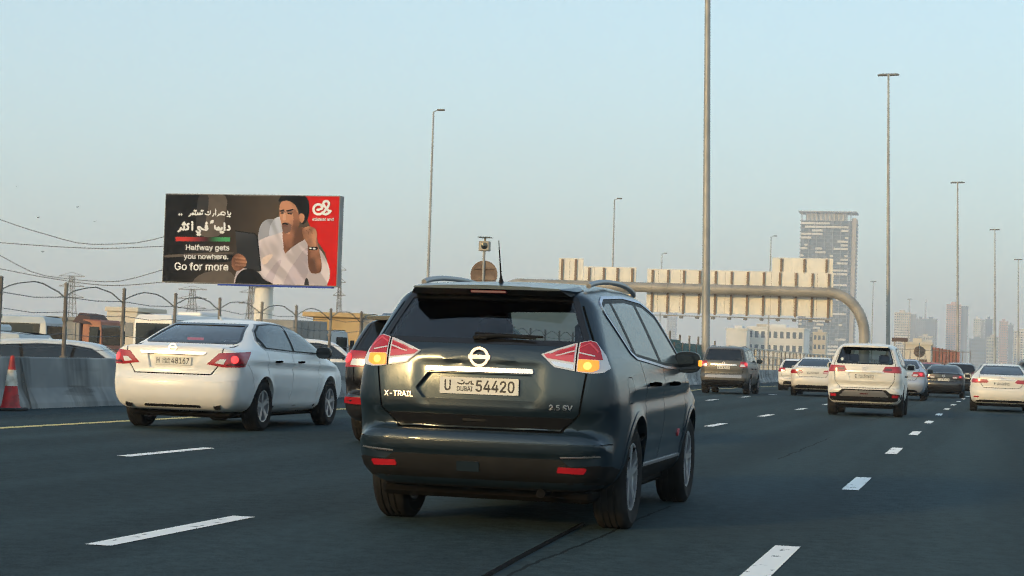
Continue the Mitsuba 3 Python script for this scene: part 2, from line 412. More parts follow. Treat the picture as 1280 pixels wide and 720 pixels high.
def wheel(key, side, x, y, R, w, rim_r, M, spokes=5, double=True, rim_mat='alloy'):
    wk = unique(key + '__wheel')
    sig = (R, w, rim_r, spokes, double)
    if sig not in WHEELS:
        t, r, d, b = wheel_meshes(*sig)
        WHEELS[sig] = {n: mikit.ply(m, b_, smooth=35) for n, m, b_ in (('tyre', t, 'tyre'), ('rim', r, rim_mat), ('brake_disc', d, 'steel'), ('backing_plate', b, 'gap'))}
    W = M @ T().translate([side * x, y, R - 0.006]) @ T().rotate([1, 0, 0], (y * 77) % 360)
    if side < 0: W = M @ T().translate([-x, y, R - 0.006]) @ T().rotate([0, 0, 1], 180)
    for n, d in WHEELS[sig].items():
        dd = dict(d)
        if n == 'rim': dd['bsdf'] = {'type': 'ref', 'id': rim_mat}
        scene[wk + '__' + n] = {**dd, 'to_world': W}
def prism(poly, h, x=0, z=0):
    """a flat shape standing in xz, its face towards -y at y = 0, h deep"""
    return upright(extrude(poly, h), x, h, z)
def seat_mesh(x, y, z=0.55, w=0.48, tilt=0.22, top=0.62, head=True):
    def blk(x0, x1, y0, y1, z0, z1, c): return bx(x0, x1, y0, y1, z0, z1, c)
    ms = [blk(-w / 2, w / 2, -0.06, 0.07, 0, top, 0.05)]
    if head: ms += [blk(-0.13, 0.13, -0.05, 0.05, top + 0.05, top + 0.24, 0.04), blk(-0.06, -0.045, -0.01, 0.01, top - 0.02, top + 0.08, 0.0), blk(0.045, 0.06, -0.01, 0.01, top - 0.02, top + 0.08, 0.0)]
    m = cat(ms); m.vertices[:, 1] -= m.vertices[:, 2] * tilt
    m.apply_translation([x, y, z]); return m

def place(x, y, yawdeg=0.0, sc=(1, 1, 1), z=0.0):
    return T().translate([x, y, z]) @ T().rotate([0, 0, 1], yawdeg) @ T().scale(list(sc))

def sheet_of(mesh, dz=0): return mesh

def hollow(B, key, M, body, holes, liner_z=0.62, y0=0.35, y1=None, seats=((-0.37, 2.15), (0.37, 2.15)), bench=1.25, step=0.05):
    """cuts the cabin and the window holes out of a body; adds a dark lining and seats"""
    y1 = y1 or B.L - 1.1
    def cav(off):
        def fn(p): return np.maximum(np.maximum(B.sdf(p) + off, liner_z + (off - 0.05) - p[:, 2]), np.maximum(y0 + off - p[:, 1], p[:, 1] - y1 + off))
        return to_m(surface_net(fn, [-B.half - 0.1, y0 - 0.1, liner_z - 0.2], [B.half + 0.12, y1 + 0.1, B.top + 0.1], step))
    big = cav(0.05)
    lining = cav(0.055) - cav(0.085)
    for hm in holes:
        body -= hm; lining -= hm
    body -= big
    part(key, 'cabin_lining', from_m(lining), 'lining', 30, M)
    for sx, sy in seats: part(key, 'seat', seat_mesh(sx, sy, liner_z - 0.05), 'seat', 30, M)
    if bench: part(key, 'rear_bench', cat([seat_mesh(0, bench, liner_z - 0.05, 1.15, 0.25, 0.52, False)] + [bx(q - .12, q + .12, bench - 0.24, bench - 0.15, liner_z + 0.5, liner_z + 0.62, 0.03) for q in (-0.4, 0.4)]), 'seat', 30, M)
    return body

# ---- the dark teal SUV in front of the camera
SUV_SIDE = [(0.32, 0.27), (0.12, 0.30), (0.045, 0.42), (0.035, 0.505), (0.035, 0.505), (0.0, 0.535), (0.0, 0.61), (0.0, 0.61), (0.03, 0.66), (0.105, 0.675), (0.105, 0.675), (0.10, 0.74), (0.06, 0.795), (0.05, 0.82), (0.05, 0.92), (0.06, 1.05), (0.075, 1.16), (0.11, 1.235), (0.125, 1.25), (0.24, 1.42), (0.36, 1.56), (0.40, 1.605), (0.55, 1.635), (1.2, 1.685), (1.2, 1.685), (2.1, 1.695),
            (2.7, 1.645), (3.0, 1.56), (3.42, 1.27), (3.62, 1.13), (3.72, 1.09), (4.15, 1.03), (4.42, 0.93), (4.56, 0.82), (4.64, 0.62), (4.60, 0.38), (4.45, 0.27), (3.2, 0.24), (1.4, 0.24)]
def build_hero():
    key = thing('dark_suv', 'dark teal SUV with glowing amber hazard lights, nearest of all the cars', 'car')
    M = place(-3.112, 11.51, 0.55)
    B = Body(SUV_SIDE, 0.91, [(0, 0.94), (0.3, 0.975), (0.8, 1.0), (2.4, 1.0), (3.6, 0.985), (4.2, 0.95), (4.64, 0.86)], [(0.2, 0.90), (0.4, 0.955), (0.6, 0.985), (0.85, 1.0), (1.02, 0.995), (1.14, 0.97), (1.22, 0.935), (1.42, 0.84), (1.6, 0.745), (1.75, 0.66)],
             (0.99, 3.695), 0.362, plan_hi=[(0, 0.90), (0.5, 0.945), (1.2, 0.985), (2.4, 1.0), (3.2, 0.98), (4.64, 0.9)])
    def extra(x, y, z):   # a shoulder crease that runs back into the lamps and a hollow low on the doors
        a = sstep(0.5, 0.9, np.abs(x)) * sstep(0.5, 0.9, y) * sstep(4.3, 3.9, y)
        c = 0.98 + 0.03 * (y - 2.4) / 2
        press = sstep(0.36, 0.20, y) * sstep(0.47, 0.37, np.abs(x) + 0.25 * np.maximum(0.93 - z, 0)) * sstep(1.120, 1.100, z) * sstep(0.805, 0.83, z)
        brow = sstep(0.4, 0.2, y) * np.exp(-((z - 1.20 + 0.05 * x * x) / 0.014) ** 2) * sstep(0.62, 0.5, np.abs(x))
        return 0.010 * press - 0.004 * brow + a * (0.012 * np.exp(-((z - c + 0.09) / 0.06) ** 2) - 0.010 * np.exp(-((z - c) / 0.035) ** 2) + 0.014 * np.exp(-((z - 0.50) / 0.09) ** 2))
    B.extra = extra
    rear_glass = rounded([(-0.565, 1.55), (0.565, 1.55), (0.69, 1.262), (0.64, 1.24), (-0.64, 1.24), (-0.69, 1.262)], 0.03)
    side_glass = rounded([(0.62, 1.50), (0.80, 1.545), (1.5, 1.575), (2.2, 1.565), (2.62, 1.49), (3.12, 1.20), (3.20, 1.12), (2.2, 1.135), (1.1, 1.19), (0.98, 1.225)], 0.025)
    quarter = side_glass.intersection(Polygon([(0.3, 1.0), (1.17, 1.0), (0.86, 1.7), (0.3, 1.7)]))
    rear_door_g = side_glass.intersection(Polygon([(1.22, 1.0), (2.06, 1.0), (1.78, 1.7), (0.91, 1.7)]))
    front_door_g = side_glass.intersection(Polygon([(2.14, 1.0), (3.0, 1.0), (3.5, 1.7), (1.86, 1.7)]))
    wind = [(-0.58, 1.20), (0.58, 1.20), (0.50, 1.56), (-0.50, 1.56)]
    recess = rounded([(-0.35, 1.035), (0.35, 1.035), (0.43, 0.93), (0.38, 0.865), (-0.38, 0.865), (-0.43, 0.93)], 0.015)
    holes = [to_m(B.patch(rear_glass, 'rear', -0.16, 0.03, 0.06, along=True)), to_m(B.patch(wind, 'front', -0.2, 0.03, 0.08, along=True))]
    for fr in ('right', 'left'):
        pass
    gate = [(-0.615, 1.50), (-0.725, 1.26), (-0.70, 1.04), (-0.665, 0.79), (-0.54, 0.672), (0.54, 0.672), (0.665, 0.79), (0.70, 1.04), (0.725, 1.26), (0.615, 1.50)]
    cuts = [B.patch(recess, 'rear', -0.045, 0.03, 0.05, along=True), B.patch(line(gate, 0.013), 'rear', -0.02, 0.02, 0.05)]
    cuts.append(B.patch(line([(-0.86, 0.60), (-0.72, 0.595), (0.72, 0.595), (0.86, 0.60)], 0.006), 'rear', -0.012, 0.02, 0.05))
    doors = [line([(0.86, 0.45), (1.30, 0.62), (1.33, 0.9), (1.18, 1.18)], 0.012), line([(2.13, 0.36), (2.16, 0.8), (2.11, 1.13)], 0.012), line([(3.27, 0.40), (3.31, 0.8), (3.24, 1.10)], 0.012), line([(1.0, 0.37), (3.24, 0.37)], 0.007)]
    for dln in doors:
        for fr in ('right', 'left'): cuts.append(B.patch(dln, fr, -0.015, 0.02, 0.05))
    part(key, 'shut_line', B.patch(line(gate, 0.011), 'rear', -0.03, -0.008, 0.05), 'gap', False, M)
    for fr in ('right', 'left'):
        for dln in doors: part(key, 'shut_line', B.patch(dln, fr, -0.03, -0.006, 0.05), 'gap', False, M)
    fuel = rounded([(0.62, 0.86), (0.80, 0.86), (0.80, 1.04), (0.62, 1.04)], 0.04)
    cuts.append(B.patch(band(fuel, 0.006), 'right', -0.01, 0.02, 0.03))
    body = B.shell(0.026, cuts)
    body = hollow(B, key, M, body, holes, y0=0.16)
    part(key, 'body', from_m(body), 'teal_paint', 32, M)
    # glass and its frames
    part(key, 'rear_window', B.patch(rear_glass, 'rear', 0, -0.004, 0.06, sheet=True), 'tint_pane', 40, M, label='tinted rear window')
    part(key, 'window_frame', B.patch(band(rear_glass.buffer(0.012), 0.034), 'rear', -0.03, 0.002, 0.05), 'black_gloss', 40, M)
    part(key, 'windscreen', B.patch(wind, 'front', 0, -0.006, 0.08, sheet=True), 'clear_pane', 40, M)
    for fr in ('right', 'left'):
        part(key, 'window_frame', B.patch(side_glass.buffer(0.012).difference(unary([quarter.buffer(-0.012), rear_door_g.buffer(-0.012), front_door_g.buffer(-0.012)])), fr, -0.02, 0.002, 0.05), 'frame_black', 40, M)
        part(key, 'window_trim', B.patch(band(side_glass.buffer(0.032), 0.018), fr, -0.01, 0.008, 0.04), 'chrome', 40, M)
        for g in (quarter, rear_door_g, front_door_g):
            part(key, 'side_window', B.patch(g, fr, -0.02, -0.003, 0.07), 'side_glass', 40, M)
    # spoiler with its brake light, rails, aerial
    sp = trimesh.Trimesh(*_loft([(0.185, 1.590, 0.50, 1.600), (0.42, 1.572, 0.56, 1.618), (0.62, 1.58, 0.57, 1.638)], 0.05), process=False)
    part(key, 'roof_spoiler', sp, 'teal_paint', 30, M)
    part(key, 'spoiler_underside', from_m(m3.Manifold.hull_points(np.array([(sx * w, y, z) for sx in (-1, 1) for w, y, z in ((0.50, 0.205, 1.587), (0.545, 0.30, 1.556), (0.55, 0.5, 1.586), (0.54, 0.40, 1.556))]))), 'frame_black', False, M)  # its black colour puts in the shade below the spoiler edge
    part(key, 'brake_light', bx(-0.11, 0.13, 0.203, 0.26, 1.564, 1.583, 0.003), 'dark_red_lens', False, M, label='unlit high brake light')
    for sx in (-1, 1):
        pts = np.array([(0.58, 0.66, 1.635), (0.585, 0.80, 1.668), (0.59, 1.3, 1.705), (0.59, 2.0, 1.712), (0.585, 2.45, 1.68), (0.575, 2.58, 1.64)]) * [sx, 1, 1]
        part(key, 'roof_rail', tube(chaikin(pts, 2, False), 0.019, 10), 'steel', 40, M)
    part(key, 'aerial', tube([(0.0, 0.60, 1.63), (0.0, 0.575, 1.70), (0.0, 0.48, 1.93)], [0.022, 0.006, 0.003], 8), 'black_plastic', 30, M)
    # tailgate furniture
    part(key, 'chrome_strip', B.patch(rounded([(-0.365, 1.042), (0.365, 1.042), (0.355, 1.072), (-0.355, 1.072)], 0.008), 'rear', -0.03, 0.022, 0.04), 'chrome', 30, M)
    part(key, 'badge', emblem(0.066, B, 1.142), 'chrome', 30, M)
    pk = plate(key, M @ T().translate([0, _y(B, 0, 0.95) + 0.030, 0.952]), 0.53, 0.108, 'U', 'DUBAI', '54420')
    for txt, x0, z0 in (('X-TRAIL', -0.645, 0.868), ('2.5 SV', 0.475, 0.815)):
        t = upright(text_mesh(txt, 0.034, 0.004, True)); t.vertices[:, 0] *= (0.205 if txt[0] == 'X' else 0.15) / np.ptp(t.vertices[:, 0])
        t.apply_translation([x0 - t.vertices[:, 0].min(), 0, z0]); t.vertices[:, 1] += _y(B, t.vertices[:, 0], t.vertices[:, 2]) - 0.005
        part(key, 'lettering', t, 'chrome', False, M, label='chrome model lettering on the tailgate')
    part(key, 'tailgate_trim', B.patch(rounded([(-0.645, 0.765), (0.645, 0.765), (0.54, 0.69), (-0.54, 0.69)], 0.012), 'rear', -0.012, 0.004, 0.05), 'black_gloss', 30, M)  # black patch painting in the shade under the tailgate's lower edge
    part(key, 'tailgate_handle', cat([bx(-0.11, 0.06, _y(B, 0, 0.73) - 0.012, _y(B, 0, 0.73) + 0.03, 0.715, 0.75, 0.008)]), 'black_plastic', False, M)
    wy = _y(B, 0.0, 1.285)
    wip = tube([(-0.02, wy - 0.035, 1.275), (0.12, wy - 0.03, 1.287), (0.36, _y(B, .36, 1.27) - 0.03, 1.272)], [0.02, 0.014, 0.007], 8)
    part(key, 'rear_wiper', cat([wip, bx(-0.06, 0.04, wy - 0.05, wy + 0.01, 1.255, 1.285, 0.01), tube([(-0.05, wy - 0.02, 1.296), (0.40, _y(B, .4, 1.29) - 0.014, 1.285)], 0.009, 6)]), 'black_plastic', 30, M)
    # bumper
    clad = rounded([(-0.95, 0.29), (0.95, 0.29), (0.95, 0.475), (0.62, 0.455), (0.56, 0.50), (-0.56, 0.50), (-0.62, 0.455), (-0.95, 0.475)], 0.01)
    part(key, 'bumper_cladding', cat([B.patch(clad.intersection(box(-0.80, 0, 0.80, 1)), 'rear', -0.02, 0.006, 0.05)]), 'black_plastic', 30, M)
    part(key, 'tow_cover', B.patch(rounded([(-0.12, 0.405), (0.03, 0.405), (0.03, 0.465), (-0.12, 0.465)], 0.008), 'rear', -0.01, 0.016, 0.05), 'teal_paint', 30, M)
    for sx in (-1, 1): part(key, 'bumper_strip', B.patch(line([(sx * 0.56, 0.512), (sx * 0.80, 0.525)], 0.008), 'rear', -0.01, 0.006, 0.04), 'steel', 30, M)  # pale steel lines stand in for the highlight along the bumper crease
    for sx in (-1, 1):
        rp = rounded([(0.535, 0.418), (0.70, 0.412), (0.725, 0.45), (0.545, 0.452)], 0.008)
        part(key, 'reflector', B.patch(rp if sx > 0 else flip(rp), 'rear', -0.005, 0.014, 0.04), 'red_lens', 30, M)
    for fr in ('right', 'left'):
        sill = box(1.44, 0.2, 3.25, 0.40).union(Polygon([(0.0, 0.2), (0.60, 0.2), (0.60, 0.42), (0.3, 0.46), (0.0, 0.46)]))
        part(key, 'sill_cladding', B.patch(sill, fr, -0.015, 0.006, 0.06), 'black_plastic', 30, M)
        part(key, 'sill_strip', B.patch(box(1.45, 0.405, 3.24, 0.425), fr, -0.01, 0.012, 0.06), 'steel', 30, M)
        for a in B.axles:
            ring = Point(a, B.R).buffer(B.R + 0.085, quad_segs=16).difference(Point(a, B.R).buffer(B.R + 0.052, quad_segs=16)).intersection(box(-1, 0.30, 6, 1.2))
            part(key, 'arch_trim', B.patch(ring, fr, -0.012, 0.006, 0.05), 'teal_paint', 30, M)
        for hy in (1.42, 2.32):
            hx = 0.5
            pts = B.patch(box(hy, 0.985, hy + 0.22, 0.99), fr, 0, 0.03, 0.05, sheet=True).vertices
            sx = 1 if fr == 'right' else -1
            xo = np.abs(pts[:, 0]).max()
            part(key, 'door_handle', tube([(sx * (xo - 0.05), hy, 0.985), (sx * (xo + 0.012), hy + 0.03, 0.987), (sx * (xo + 0.014), hy + 0.19, 0.990), (sx * (xo - 0.05), hy + 0.22, 0.992)], 0.014, 8), 'chrome', 40, M)
    # lamps
    lens = Polygon([(0.405, 1.172), (0.60, 1.242), (0.70, 1.268), (0.735, 1.258), (0.80, 1.17), (0.832, 1.095), (0.80, 1.066), (0.74, 1.058), (0.68, 1.062), (0.495, 1.092)])
    def U(p, a=18.0):   # rear-view outline to the view turned by a degrees
        return p
    for sx in (-1, 1):
        P = (lambda p: p) if sx > 0 else flip
        lk = unique(key + '__tail_lamp')
        def lp(name, poly, lo, hi, mat, **k): part(lk, name, B.patch(P(poly), 'rear', lo, hi, 0.025, **k), mat, 30, M)
        lp('housing', lens, -0.03, 0.010, 'clear_lens')
        inner, outer = lens.intersection(box(0, 0, 0.626, 2)), lens.intersection(box(0.640, 0, 2, 2))
        lp('red_lens', inner.buffer(-0.009).intersection(Polygon([(0.3, 1.165), (0.7, 1.115), (0.7, 1.4), (0.3, 1.4)])), 0.0, 0.015, 'pink_lens')
        lp('red_chevron', Polygon([(0.47, 1.176), (0.615, 1.222), (0.615, 1.165)]).buffer(-0.004), 0.0, 0.018, 'red_lens')
        lp('red_lens', outer.buffer(-0.006).intersection(Polygon([(0.5, 1.15), (0.785, 1.145), (0.765, 1.20), (0.71, 1.3), (0.5, 1.3)])), 0.0, 0.015, 'red_lens')
        lp('light_guide', line([(0.455, 1.178), (0.61, 1.228)], 0.008), 0.0, 0.021, 'clear_lens'); lp('light_guide', line([(0.50, 1.163), (0.617, 1.193)], 0.007), 0.0, 0.021, 'clear_lens'); lp('light_guide', line([(0.645, 1.215), (0.70, 1.245), (0.755, 1.19)], 0.008), 0.0, 0.018, 'pink_lens'); lp('light_guide', line([(0.645, 1.185), (0.74, 1.165)], 0.007), 0.0, 0.018, 'clear_lens')
        lp('reversing_lens', inner.buffer(-0.010).intersection(Polygon([(0.3, 1.15), (0.7, 1.10), (0.7, 1.0), (0.3, 1.0)])), 0.0, 0.014, 'chrome')
        am = rounded([(0.643, 1.07), (0.735, 1.068), (0.77, 1.085), (0.765, 1.14), (0.645, 1.143)], 0.012)
        lp('indicator', am, 0.0, 0.019, 'amber_lens'); scene[list(scene)[-1]]['emitter'] = {'type': 'area', 'radiance': rgb(0.085, 0.020, 0.0012)}
        m = B.patch(P(Point(0.703, 1.104).buffer(0.023)), 'rear', 0.0, 0.023, 0.02)
        k = part(lk, 'lit_bulb', m, 'amber_lens', 30, M, label='glowing amber hazard light')
        scene[k]['emitter'] = {'type': 'area', 'radiance': rgb(0.20, 0.095, 0.016)}
        lp('divider', line([(0.633, 1.04), (0.633, 1.26)], 0.010).intersection(lens), 0.0, 0.012, 'gap')
        # door mirrors with their repeaters
        mx = sx * 0.82
        mir = trimesh.creation.icosphere(3); mir.apply_scale([0.11, 0.075, 0.085]); v = mir.vertices
        v[:, 1] = np.where(v[:, 1] < -0.02, -0.02, v[:, 1]); v[:, 0] = np.sign(v[:, 0]) * 0.11 * (np.abs(v[:, 0]) / 0.11) ** 0.7; v[:, 2] = np.sign(v[:, 2]) * 0.085 * (np.abs(v[:, 2]) / 0.085) ** 0.7
        mir.apply_translation([mx + sx * 0.125, 3.02, 1.155])
        mk = unique(key + '__door_mirror')
        part(mk, 'shell', mir, 'black_gloss', 30, M); part(mk, 'arm', tube([(mx - sx * 0.08, 3.06, 1.08), (mx + sx * 0.05, 3.04, 1.10)], 0.028, 8), 'black_plastic', 30, M)
        part(mk, 'mirror_glass', bx(mx + sx * 0.125 - 0.085, mx + sx * 0.125 + 0.085, 2.992, 3.001, 1.10, 1.21, 0.003), 'dark_glass', False, M)
        k = part(mk, 'repeater', bx(mx + sx * 0.228 - 0.012, mx + sx * 0.228 + 0.012, 2.99, 3.05, 1.125, 1.175, 0.006), 'amber_lens', False, M, label='lit amber mirror repeater')
        scene[k]['emitter'] = {'type': 'area', 'radiance': rgb(0.13, 0.045, 0.004)}
        for a in B.axles: wheel(key, sx, 0.885, a, 0.362, 0.225, 0.243, M, 5, True)
    part(key, 'side_marker', B.patch(Point(2.98, 0.60).buffer(0.03), 'right', -0.005, 0.012, 0.02), 'pink_lens', 30, M, label='small red round marker low on the right front door')
    # underneath
    part(key, 'exhaust', cat([tube([(0.42, 0.16, 0.27), (0.42, 0.9, 0.28)], 0.03, 12), tube([(-0.30, 0.45, 0.29), (0.36, 0.45, 0.29)], 0.08, 14)]), 'gap', 30, M)
    part(key, 'underbody', cat([bx(-0.72, 0.72, 0.35, 4.3, 0.20, 0.30, 0.03), tube([(-0.75, 0.99, 0.34), (0.75, 0.99, 0.34)], 0.05, 10), tube([(-0.75, 3.695, 0.34), (0.75, 3.695, 0.34)], 0.045, 10)]), 'gap', False, M)
    return B
def unary(gs): return shapely.union_all(gs)
def _y(B, x, z):
    """the rear surface's y at (x, z)"""
    x, z = np.broadcast_arrays(np.atleast_1d(np.asarray(x, float)), np.atleast_1d(np.asarray(z, float)))
    o = np.stack([x, np.full(x.shape, -0.6), z], 1)
    y = -0.6 + B.hit(o, np.array([0, 1.0, 0]))
    return y if len(y) > 1 else float(y[0])
def _loft(rows, r):
    """a slab along y: rows of (y, z low, half width, z high), its sides rounded"""
    v, f = [], []
    for y, z0, hw, z1 in rows:
        c = (z1 - z0) / 2
        prof = [(-hw + c, z0), (hw - c, z0), (hw, (z0 + z1) / 2), (hw - c * 1.2, z1), (hw * 0.5, z1 + 0.012), (0, z1 + 0.016), (-hw * 0.5, z1 + 0.012), (-hw + c * 1.2, z1), (-hw, (z0 + z1) / 2)]
        v += [(x, y, z) for x, z in prof]
    n = 9
    for i in range(len(rows) - 1):
        for j in range(n):
            k = (j + 1) % n
            f += [[i * n + j, i * n + k, (i + 1) * n + k], [i * n + j, (i + 1) * n + k, (i + 1) * n + j]]
    f += [[0, j + 1, j] for j in range(1, n - 1)]
    e = (len(rows) - 1) * n
    f += [[e, e + j, e + j + 1] for j in range(1, n - 1)]
    return np.array(v, float), np.array(f)
def emblem(r, B, z):
    ring = Point(0, 0).buffer(r).difference(Point(0, 0).buffer(r * 0.72)).union(box(-r * 1.12, -r * 0.2, r * 1.12, r * 0.2))
    m = prism(ring, 0.016); m.vertices[:, 1] += _y(B, 0, z) - 0.014; m.vertices[:, 2] += z
    return m
def plate(key, M, w, h, left, mid, right, label='white number plate'):
    pk = unique(key + '__number_plate')
    part(pk, 'panel', upright(extrude(rounded([(-w / 2, -h / 2), (w / 2, -h / 2), (w / 2, h / 2), (-w / 2, h / 2)], 0.006), 0.006), 0, 0.0), 'plate_white', False, M, label=label)
    ms = []
    def word(t, x0, x1, z0, z1, bold=True):
        m = text_mesh(t, 0.1, 0.002, bold); v = m.vertices
        s0, s1 = v.min(0), v.max(0)
        m.vertices = np.stack([x0 + (v[:, 0] - s0[0]) / (s1[0] - s0[0]) * (x1 - x0), -0.006 - v[:, 2], z0 + (v[:, 1] - s0[1]) / (s1[1] - s0[1]) * (z1 - z0)], -1)
        ms.append(m)
    word(left, -0.44 * w, -0.36 * w, -0.33 * h, 0.33 * h)
    if mid:
        word(mid, -0.28 * w, -0.08 * w, -0.34 * h, -0.04 * h)
        # the small script above it, as strokes
        st = [[(-0.27, 0.16), (-0.25, 0.10), (-0.20, 0.10), (-0.19, 0.2)], [(-0.17, 0.12), (-0.14, 0.10), (-0.12, 0.24)], [(-0.10, 0.26), (-0.10, 0.10), (-0.07, 0.10)], [(-0.22, 0.30), (-0.21, 0.30)]]
        g = unary([LineString([(x * w, z * h) for x, z in s]).buffer(0.0045) for s in st])
        m = upright(extrude(g, 0.002), 0, -0.006); ms.append(m)
    word(right, -0.04 * w, 0.45 * w, -0.36 * h, 0.36 * h)
    part(pk, 'lettering', cat(ms), 'plate_ink', False, M)
    return pk
# ------------------------------------------------------------------ road
RC = 4300.0
def road_x(lat, s): return lat + s * s / (2 * RC)
def strip(l0, l1, s0, s1, z, step=6.0):
    n = max(2, int((s1 - s0) / step) + 1); s = np.linspace(s0, s1, n)
    v = np.vstack([np.stack([road_x(l0, s), s, np.full(n, z)], 1), np.stack([road_x(l1, s), s, np.full(n, z)], 1)])
    i = np.arange(n - 1)
    return trimesh.Trimesh(v, np.vstack([np.stack([i, i + n, i + n + 1], 1), np.stack([i, i + n + 1, i + 1], 1)]), process=False)
# ------------------------------------------------------------------ the ground, the road and its markings
def asphalt(p, n, uv):
    lat = p.x - p.y * p.y / (2 * RC)
    big = 0.5 * mikit.fbm(p.x * 0.35, p.y * 0.05, 0.0, 4) + 0.5 * mikit.fbm(p.x * 2.6, p.y * 0.09, 7.0, 4)
    fine = mikit.fbm(p.x * 14, p.y * 14, 0.0, 3)
    lane = (lat + 1.13) / 3.62
    t = lane - dr.floor(lane)
    tracks = dr.exp(-dr.square((t - 0.27) / 0.09)) + dr.exp(-dr.square((t - 0.73) / 0.09))
    oil = dr.exp(-dr.square((t - 0.5) / 0.12))
    v = 0.037 + 0.036 * (big - 0.5) + 0.020 * (fine - 0.5) + 0.006 * tracks - 0.010 * oil * mikit.smoothstep(0.3, 0.7, big)
    # stones of the surface course, and sealed cracks along and across
    st = mikit.noise(p.x * 90, p.y * 90)
    v = v + 0.014 * (st - 0.5)
    cr = dr.abs(lat + 2.32 + 0.05 * mikit.noise(p.y * 1.3) + 0.02 * mikit.noise(p.y * 9))
    gate = mikit.smoothstep(0.38, 0.42, mikit.noise(p.y * 0.11 + 3.0))
    v = dr.select((cr < 0.012) & (gate > 0.5), 0.012, v)
    return mi.Color3f(v * 0.56, v * 0.95, v * 1.06)
def asphalt_bump(p, n, uv):
    return 0.5 * mikit.noise(p.x * 70, p.y * 70) + 0.5 * mikit.noise(p.x * 160, p.y * 160)
def sand(p, n, uv):
    f = mikit.fbm(p.x * 0.05, p.y * 0.05, 0.0, 5); g = mikit.fbm(p.x * 1.7, p.y * 1.7, 0.0, 3)
    return mikit.mix((0.24, 0.20, 0.15), (0.36, 0.31, 0.24), mikit.smoothstep(0.25, 0.75, 0.7 * f + 0.3 * g))
def worn_paint(c, lo=0.20, hi=0.33):
    def fn(p, n, uv):
        w = mikit.fbm(p.x * 16, p.y * 9, 0.0, 4)
        return mikit.mix((0.07, 0.07, 0.07), c, mikit.smoothstep(lo, hi, w))
    return mikit.proc(fn)
def concrete_fn(p, n, uv):
    f = mikit.fbm(p.x * 1.2, p.y * 1.2, p.z * 1.2, 4)
    streak = mikit.fbm(p.y * 3.2, p.z * 0.35, 2.0, 4)
    c = mikit.mix((0.20, 0.21, 0.21), (0.34, 0.34, 0.32), mikit.smoothstep(0.3, 0.7, f))
    c = c * (1 - 0.45 * mikit.smoothstep(0.48, 0.75, streak))
    scuff = mikit.smoothstep(0.6, 0.75, mikit.fbm(p.y * 0.8, p.z * 9, 5.0, 3)) * mikit.smoothstep(0.75, 0.45, p.z)
    return c * (1 - 0.4 * scuff)
scene['asphalt'] = {'type': 'twosided', 'bsdf': {'type': 'bumpmap', 'arbitrary': mikit.proc(asphalt_bump, 2e-3), 'scale': 0.004, 'bsdf': {'type': 'principled', 'base_color': mikit.proc(asphalt), 'roughness': 0.75, 'specular': 0.16}}}
scene['sand'] = principled(mikit.proc(sand), 0.95)
scene['white_line'] = principled(worn_paint((0.68, 0.68, 0.65)), 0.6)
scene['yellow_line'] = principled(worn_paint((0.52, 0.42, 0.16)), 0.6)
scene['concrete'] = principled(mikit.proc(concrete_fn), 0.9)
for k, v in {
    'pole_metal': principled(mottled((0.30, 0.295, 0.27), (0.40, 0.39, 0.36), 0.6), 0.5, 0.3),
    'fence_metal': principled(mottled((0.16, 0.14, 0.12), (0.28, 0.25, 0.21), 3.0), 0.75, 0.2),
    'wire': principled((0.17, 0.165, 0.16), 0.7, 0.3),
    'sign_back': principled(mottled((0.74, 0.71, 0.62), (0.79, 0.76, 0.68), 0.25), 0.6),
    'sign_rib': principled((0.22, 0.155, 0.105), 0.7),
    'gantry_metal': principled(mottled((0.27, 0.25, 0.21), (0.37, 0.34, 0.29), 0.7), 0.55, 0.2),
    'disc_back': principled(mottled((0.13, 0.085, 0.06), (0.22, 0.16, 0.12), 5.0), 0.7),
    'tower_glass': principled((0.08, 0.12, 0.17), 0.2, 0.0, 0.0, 0.7),
    'tower_slab': principled((0.26, 0.29, 0.33), 0.8),
    'tower_wall': principled((0.44, 0.39, 0.33), 0.85),
    'cream_wall': principled(mottled((0.55, 0.49, 0.39), (0.64, 0.59, 0.49), 0.12), 0.9),
    'white_wall': principled(mottled((0.62, 0.60, 0.54), (0.72, 0.70, 0.65), 0.1), 0.9),
    'pink_wall': principled((0.50, 0.34, 0.30), 0.85),
    'grey_wall': principled((0.26, 0.29, 0.33), 0.85),
    'blue_wall': principled((0.16, 0.22, 0.30), 0.5),
    'far_glass': principled((0.09, 0.12, 0.16), 0.25, 0.0, 0.0, 0.7),
    'red_brown': principled(mottled((0.26, 0.09, 0.06), (0.34, 0.13, 0.09), 0.8), 0.8),
    'brown_shutter': principled((0.09, 0.05, 0.035), 0.7),
    'hoarding_green': principled(mottled((0.03, 0.10, 0.09), (0.05, 0.14, 0.12), 0.7), 0.6),
    'truck_orange': principled(mottled((0.26, 0.085, 0.05), (0.34, 0.12, 0.07), 1.2), 0.5),
    'bus_white': principled(mottled((0.40, 0.44, 0.45), (0.50, 0.53, 0.53), 0.8), 0.45),
    'grey_box': principled(mottled((0.22, 0.22, 0.21), (0.30, 0.29, 0.27), 1.0), 0.7),
    'ochre': principled(mottled((0.42, 0.29, 0.13), (0.52, 0.37, 0.18), 0.8), 0.75),
    'lamp_head': principled((0.16, 0.16, 0.16), 0.5, 0.3),
    'foliage': principled((0.035, 0.055, 0.02), 0.8),
}.items(): scene[k] = v

